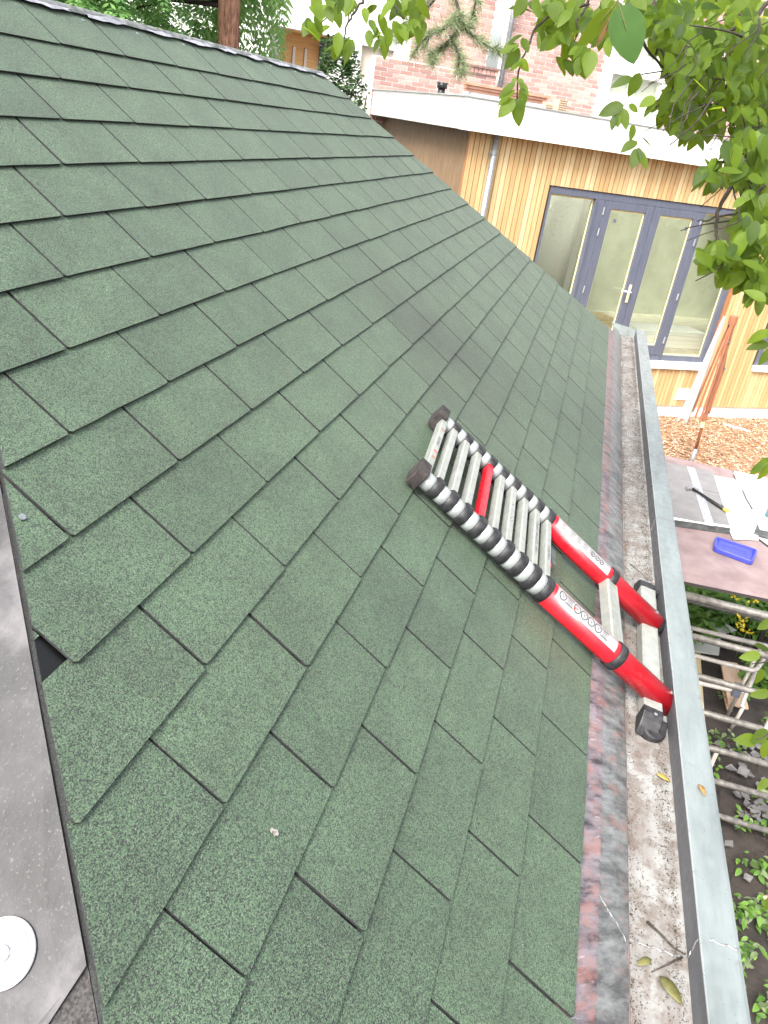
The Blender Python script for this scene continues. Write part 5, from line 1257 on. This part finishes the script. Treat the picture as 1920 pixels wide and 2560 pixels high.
# boughs that carry the twigs back to the trunk (outside the picture)
top = Vector((.3, -2.5, 2.6))
for tgt in (AD(2100, -60, 2.6), AD(2080, 150, 2.5), AD(1622, -60, 2.3), AD(1500, -80, 2.1), AD(920, -60, 2.0), AD(2000, 520, 2.3), AD(2000, 1640, 2.0), AD(2000, 1200, 2.2)):
    st_z = 2.4 if tgt.z > .8 else .9
    s0_ = Vector((.3, -2.6, st_z)); mid = (s0_ + tgt) / 2 + Vector((0, -.1, .45 if tgt.z > .8 else .05))
    mb = MB(); mb.tube([s0_, mid, tgt], [.03, .018, .010], 9); mb.build('bough', 'bark_dark', MAG, smooth=True)
# leaves
LV = []
def put(px, py, dep, L, ang=None, face=.5):
    """ang: direction of the tip in the picture plane, degrees, 90 = hanging"""
    ang = rad(R.gauss(95, 45) if ang is None else ang)
    right = Vector(RW[:, 0].tolist()); down = Vector(RW[:, 1].tolist()); fwd = Vector(RW[:, 2].tolist())
    d = right * math.cos(ang) + down * math.sin(ang) + fwd * R.uniform(-.35, .35)
    up = -fwd * R.uniform(.5, 1.0) + Vector((R.uniform(-.6, .6), R.uniform(-.6, .6), R.uniform(.0, .9)))
    LV.append((AD(px, py, dep) - d * L * .45, d, up, L, R.uniform(.44, .60), R.uniform(-.05, .35)))
def lsz(): return R.uniform(.042, .074)
groups = [  # polygon-ish ellipses: cx, cy, rx, ry, count, depth range
    (1790, 60, 150, 75, 62, 2.1, 2.9), (1880, 150, 70, 110, 46, 2.1, 2.9), (1730, 150, 80, 80, 44, 2.1, 2.9), (1790, 220, 110, 75, 58, 2.1, 2.9),
    (1880, 280, 60, 80, 36, 2.1, 2.8), (1700, 270, 65, 50, 24, 2.2, 2.8), (1745, 310, 60, 45, 20, 2.2, 2.7), (1870, 390, 62, 70, 34, 2.0, 2.6),
    (1890, 480, 45, 70, 26, 2.0, 2.6), (1780, 440, 30, 30, 10, 2.1, 2.4), (1880, 570, 45, 50, 20, 2.0, 2.4), (1870, 660, 60, 60, 26, 2.0, 2.4), (1790, 650, 45, 35, 13, 2.0, 2.3), (1895, 730, 30, 30, 8, 2.0, 2.3),
    (1640, 40, 60, 45, 26, 2.1, 2.7), (1560, 25, 60, 35, 18, 2.0, 2.5), (1660, 110, 30, 40, 8, 2.2, 2.6), (1420, 20, 60, 25, 16, 2.0, 2.3), (1400, 70, 50, 45, 18, 2.0, 2.3), (1440, 150, 40, 35, 12, 2.0, 2.3), (1500, 70, 35, 60, 12, 2.0, 2.3),
    (850, 20, 80, 22, 18, 1.9, 2.2), (1010, 15, 60, 20, 12, 1.9, 2.2), (1020, 60, 40, 35, 12, 1.9, 2.2), (945, 90, 28, 35, 8, 1.9, 2.1), (850, 120, 30, 35, 9, 1.9, 2.1), (790, 55, 25, 35, 7, 1.9, 2.1), (1320, 12, 25, 12, 4, 1.9, 2.1)]
for cx, cy, rx, ry, n, d0, d1 in groups:
    for k in range(int(n * (2.5 if cx > 1600 else 1.5))):
        a = R.uniform(0, 6.28); r_ = math.sqrt(R.random()); put(cx + rx * r_ * math.cos(a), cy + ry * r_ * math.sin(a), R.uniform(d0, d1), lsz() * (1 if cx > 1100 else .82))
for px, py, ang, L in ((1285, 98, 160, .062), (1275, 122, 165, .064), (1285, 142, 120, .075), (1312, 112, 70, .050), (1292, 165, 140, .05), (1308, 160, 60, .045), (1268, 222, 150, .062), (1268, 243, 140, .070), (1268, 268, 135, .072), (1310, 222, 60, .05), (1308, 240, 75, .058), (1300, 260, 85, .05), (1296, 277, 95, .078), (1285, 200, 120, .03), (1302, 205, 60, .035),
                       (1532, 272, 165, .078), (1545, 290, 100, .06), (1562, 295, 80, .066), (1535, 302, 110, .05), (1583, 270, 30, .04), (1580, 330, 100, .05), (1575, 362, 150, .06), (1590, 392, 110, .068), (1605, 395, 70, .075), (1617, 355, 35, .045), (1560, 200, 160, .07), (1588, 210, 110, .07), (1620, 255, 150, .06), (1625, 270, 140, .05),
                       (1750, 458, 160, .062), (1772, 470, 120, .06), (1758, 632, 15, .072), (1757, 655, 10, .066), (1770, 672, 150, .075), (1812, 700, 130, .07), (1780, 660, 170, .06), (1800, 690, 110, .07),
                       (1900, 838, 160, .08), (1900, 862, 170, .075), (1915, 890, 120, .06), (1905, 1160, 130, .06), (1912, 1178, 120, .065), (1895, 1170, 140, .06), (1880, 1640, 170, .085), (1905, 1620, 20, .08), (1900, 1690, 100, .07), (1870, 1850, 185, .10), (1900, 1840, 150, .095), (1915, 1870, 120, .09), (1905, 1735, 170, .08), (1915, 1560, 150, .08), (1908, 1960, 140, .07), (1918, 2260, 100, .06)):
    put(px, py, 2.05 if px < 1700 else 2.15, L * (.88 if py < 1500 else .68), ang)
LV.sort(key=lambda q: -q[3] / (q[0] - CV).length)
def leaf_mesh(q, mb):
    leaf_geo(mb, q[0], q[1], q[2], q[3], q[3] * q[4], q[5], n=7, fold=.18)
for q in LV[:300]:
    mb = MB(); leaf_mesh(q, mb); mb.build('leaf', 'magnolia_leaf', MAG, smooth=True, tint=True, fix=False)
mb = MB()
for q in LV[300:]: leaf_mesh(q, mb)
o = mb.build('leaf_mass', 'magnolia_leaf', MAG, smooth=True, tint=True, fix=False); o['kind'] = 'stuff'
# the two large leaves close to the lens
def big_leaf(px0, py0, px1, py1, dep, wr, mat, label, roll=0.0, curl=.1):
    p0, p1 = AD(px0, py0, dep), AD(px1, py1, dep * 1.02); d = p1 - p0; fwd = Vector(RW[:, 2].tolist())
    mb = MB(); leaf_geo(mb, p0, d, -fwd + d.normalized().cross(fwd) * roll, d.length, d.length * wr, curl, n=12, fold=.12)
    o = mb.build('leaf', mat, MAG, smooth=True, tint=True, fix=False); o['label'] = label
    mb = MB(); mb.tube([p0 + (p0 - p1) * .12, p0, p0 + d * .4 - fwd * .002 - Vector((0, 0, .002))], [.0012, .0012, .0006], 6); mb.build('leaf_stalk', 'olive_leaf', o)
big_leaf(1548, 12, 1592, 156, 1.15, .72, 'big_leaf', 'large dark green leaf close to the lens', .0, .12)
big_leaf(1530, 20, 1446, 118, 1.2, .40, 'magnolia_leaf', 'long yellow green leaf beside the large dark one', .8)
big_leaf(1528, 40, 1492, 118, 1.2, .22, 'dry_leaf', 'withered brown leaf behind the large green one', .4)

# hedge on the photographer's side of the garden, seen only as reflection in the panes
HG = thing('garden_hedge', FP(16, 1.5, ZG), 'tall green hedge reflected in the glazed doors', 'hedge')
mb = MB()
for k in range(5200):
    hh = R.uniform(9, 26); z = ZG + 5.0 * R.random() ** .8; dd = 1.5 + R.uniform(-.5, .5) + .8 * noise.noise(Vector((hh * .6, z * .8, 3))); c = FP(hh, dd - 2.6, z)
    leaf_geo(mb, c, Vector((R.uniform(-1, 1), R.uniform(-1, 1), R.uniform(-.6, .4))), Vector((R.uniform(-.6, .6), R.uniform(-.6, .6), 1)), R.uniform(.12, .26), .12, .2, n=4)
o = mb.build('foliage', 'hedge_leaf', HG, tint=True, fix=False); o['kind'] = 'stuff'
for hh in (10, 13, 16, 19, 22, 25):
    mb = MB(); mb.tube([FP(hh, -1.1, ZG), FP(hh + .1, -1.1, 1.9)], [.07, .03], 8); mb.build('stem', 'bark_dark', HG)
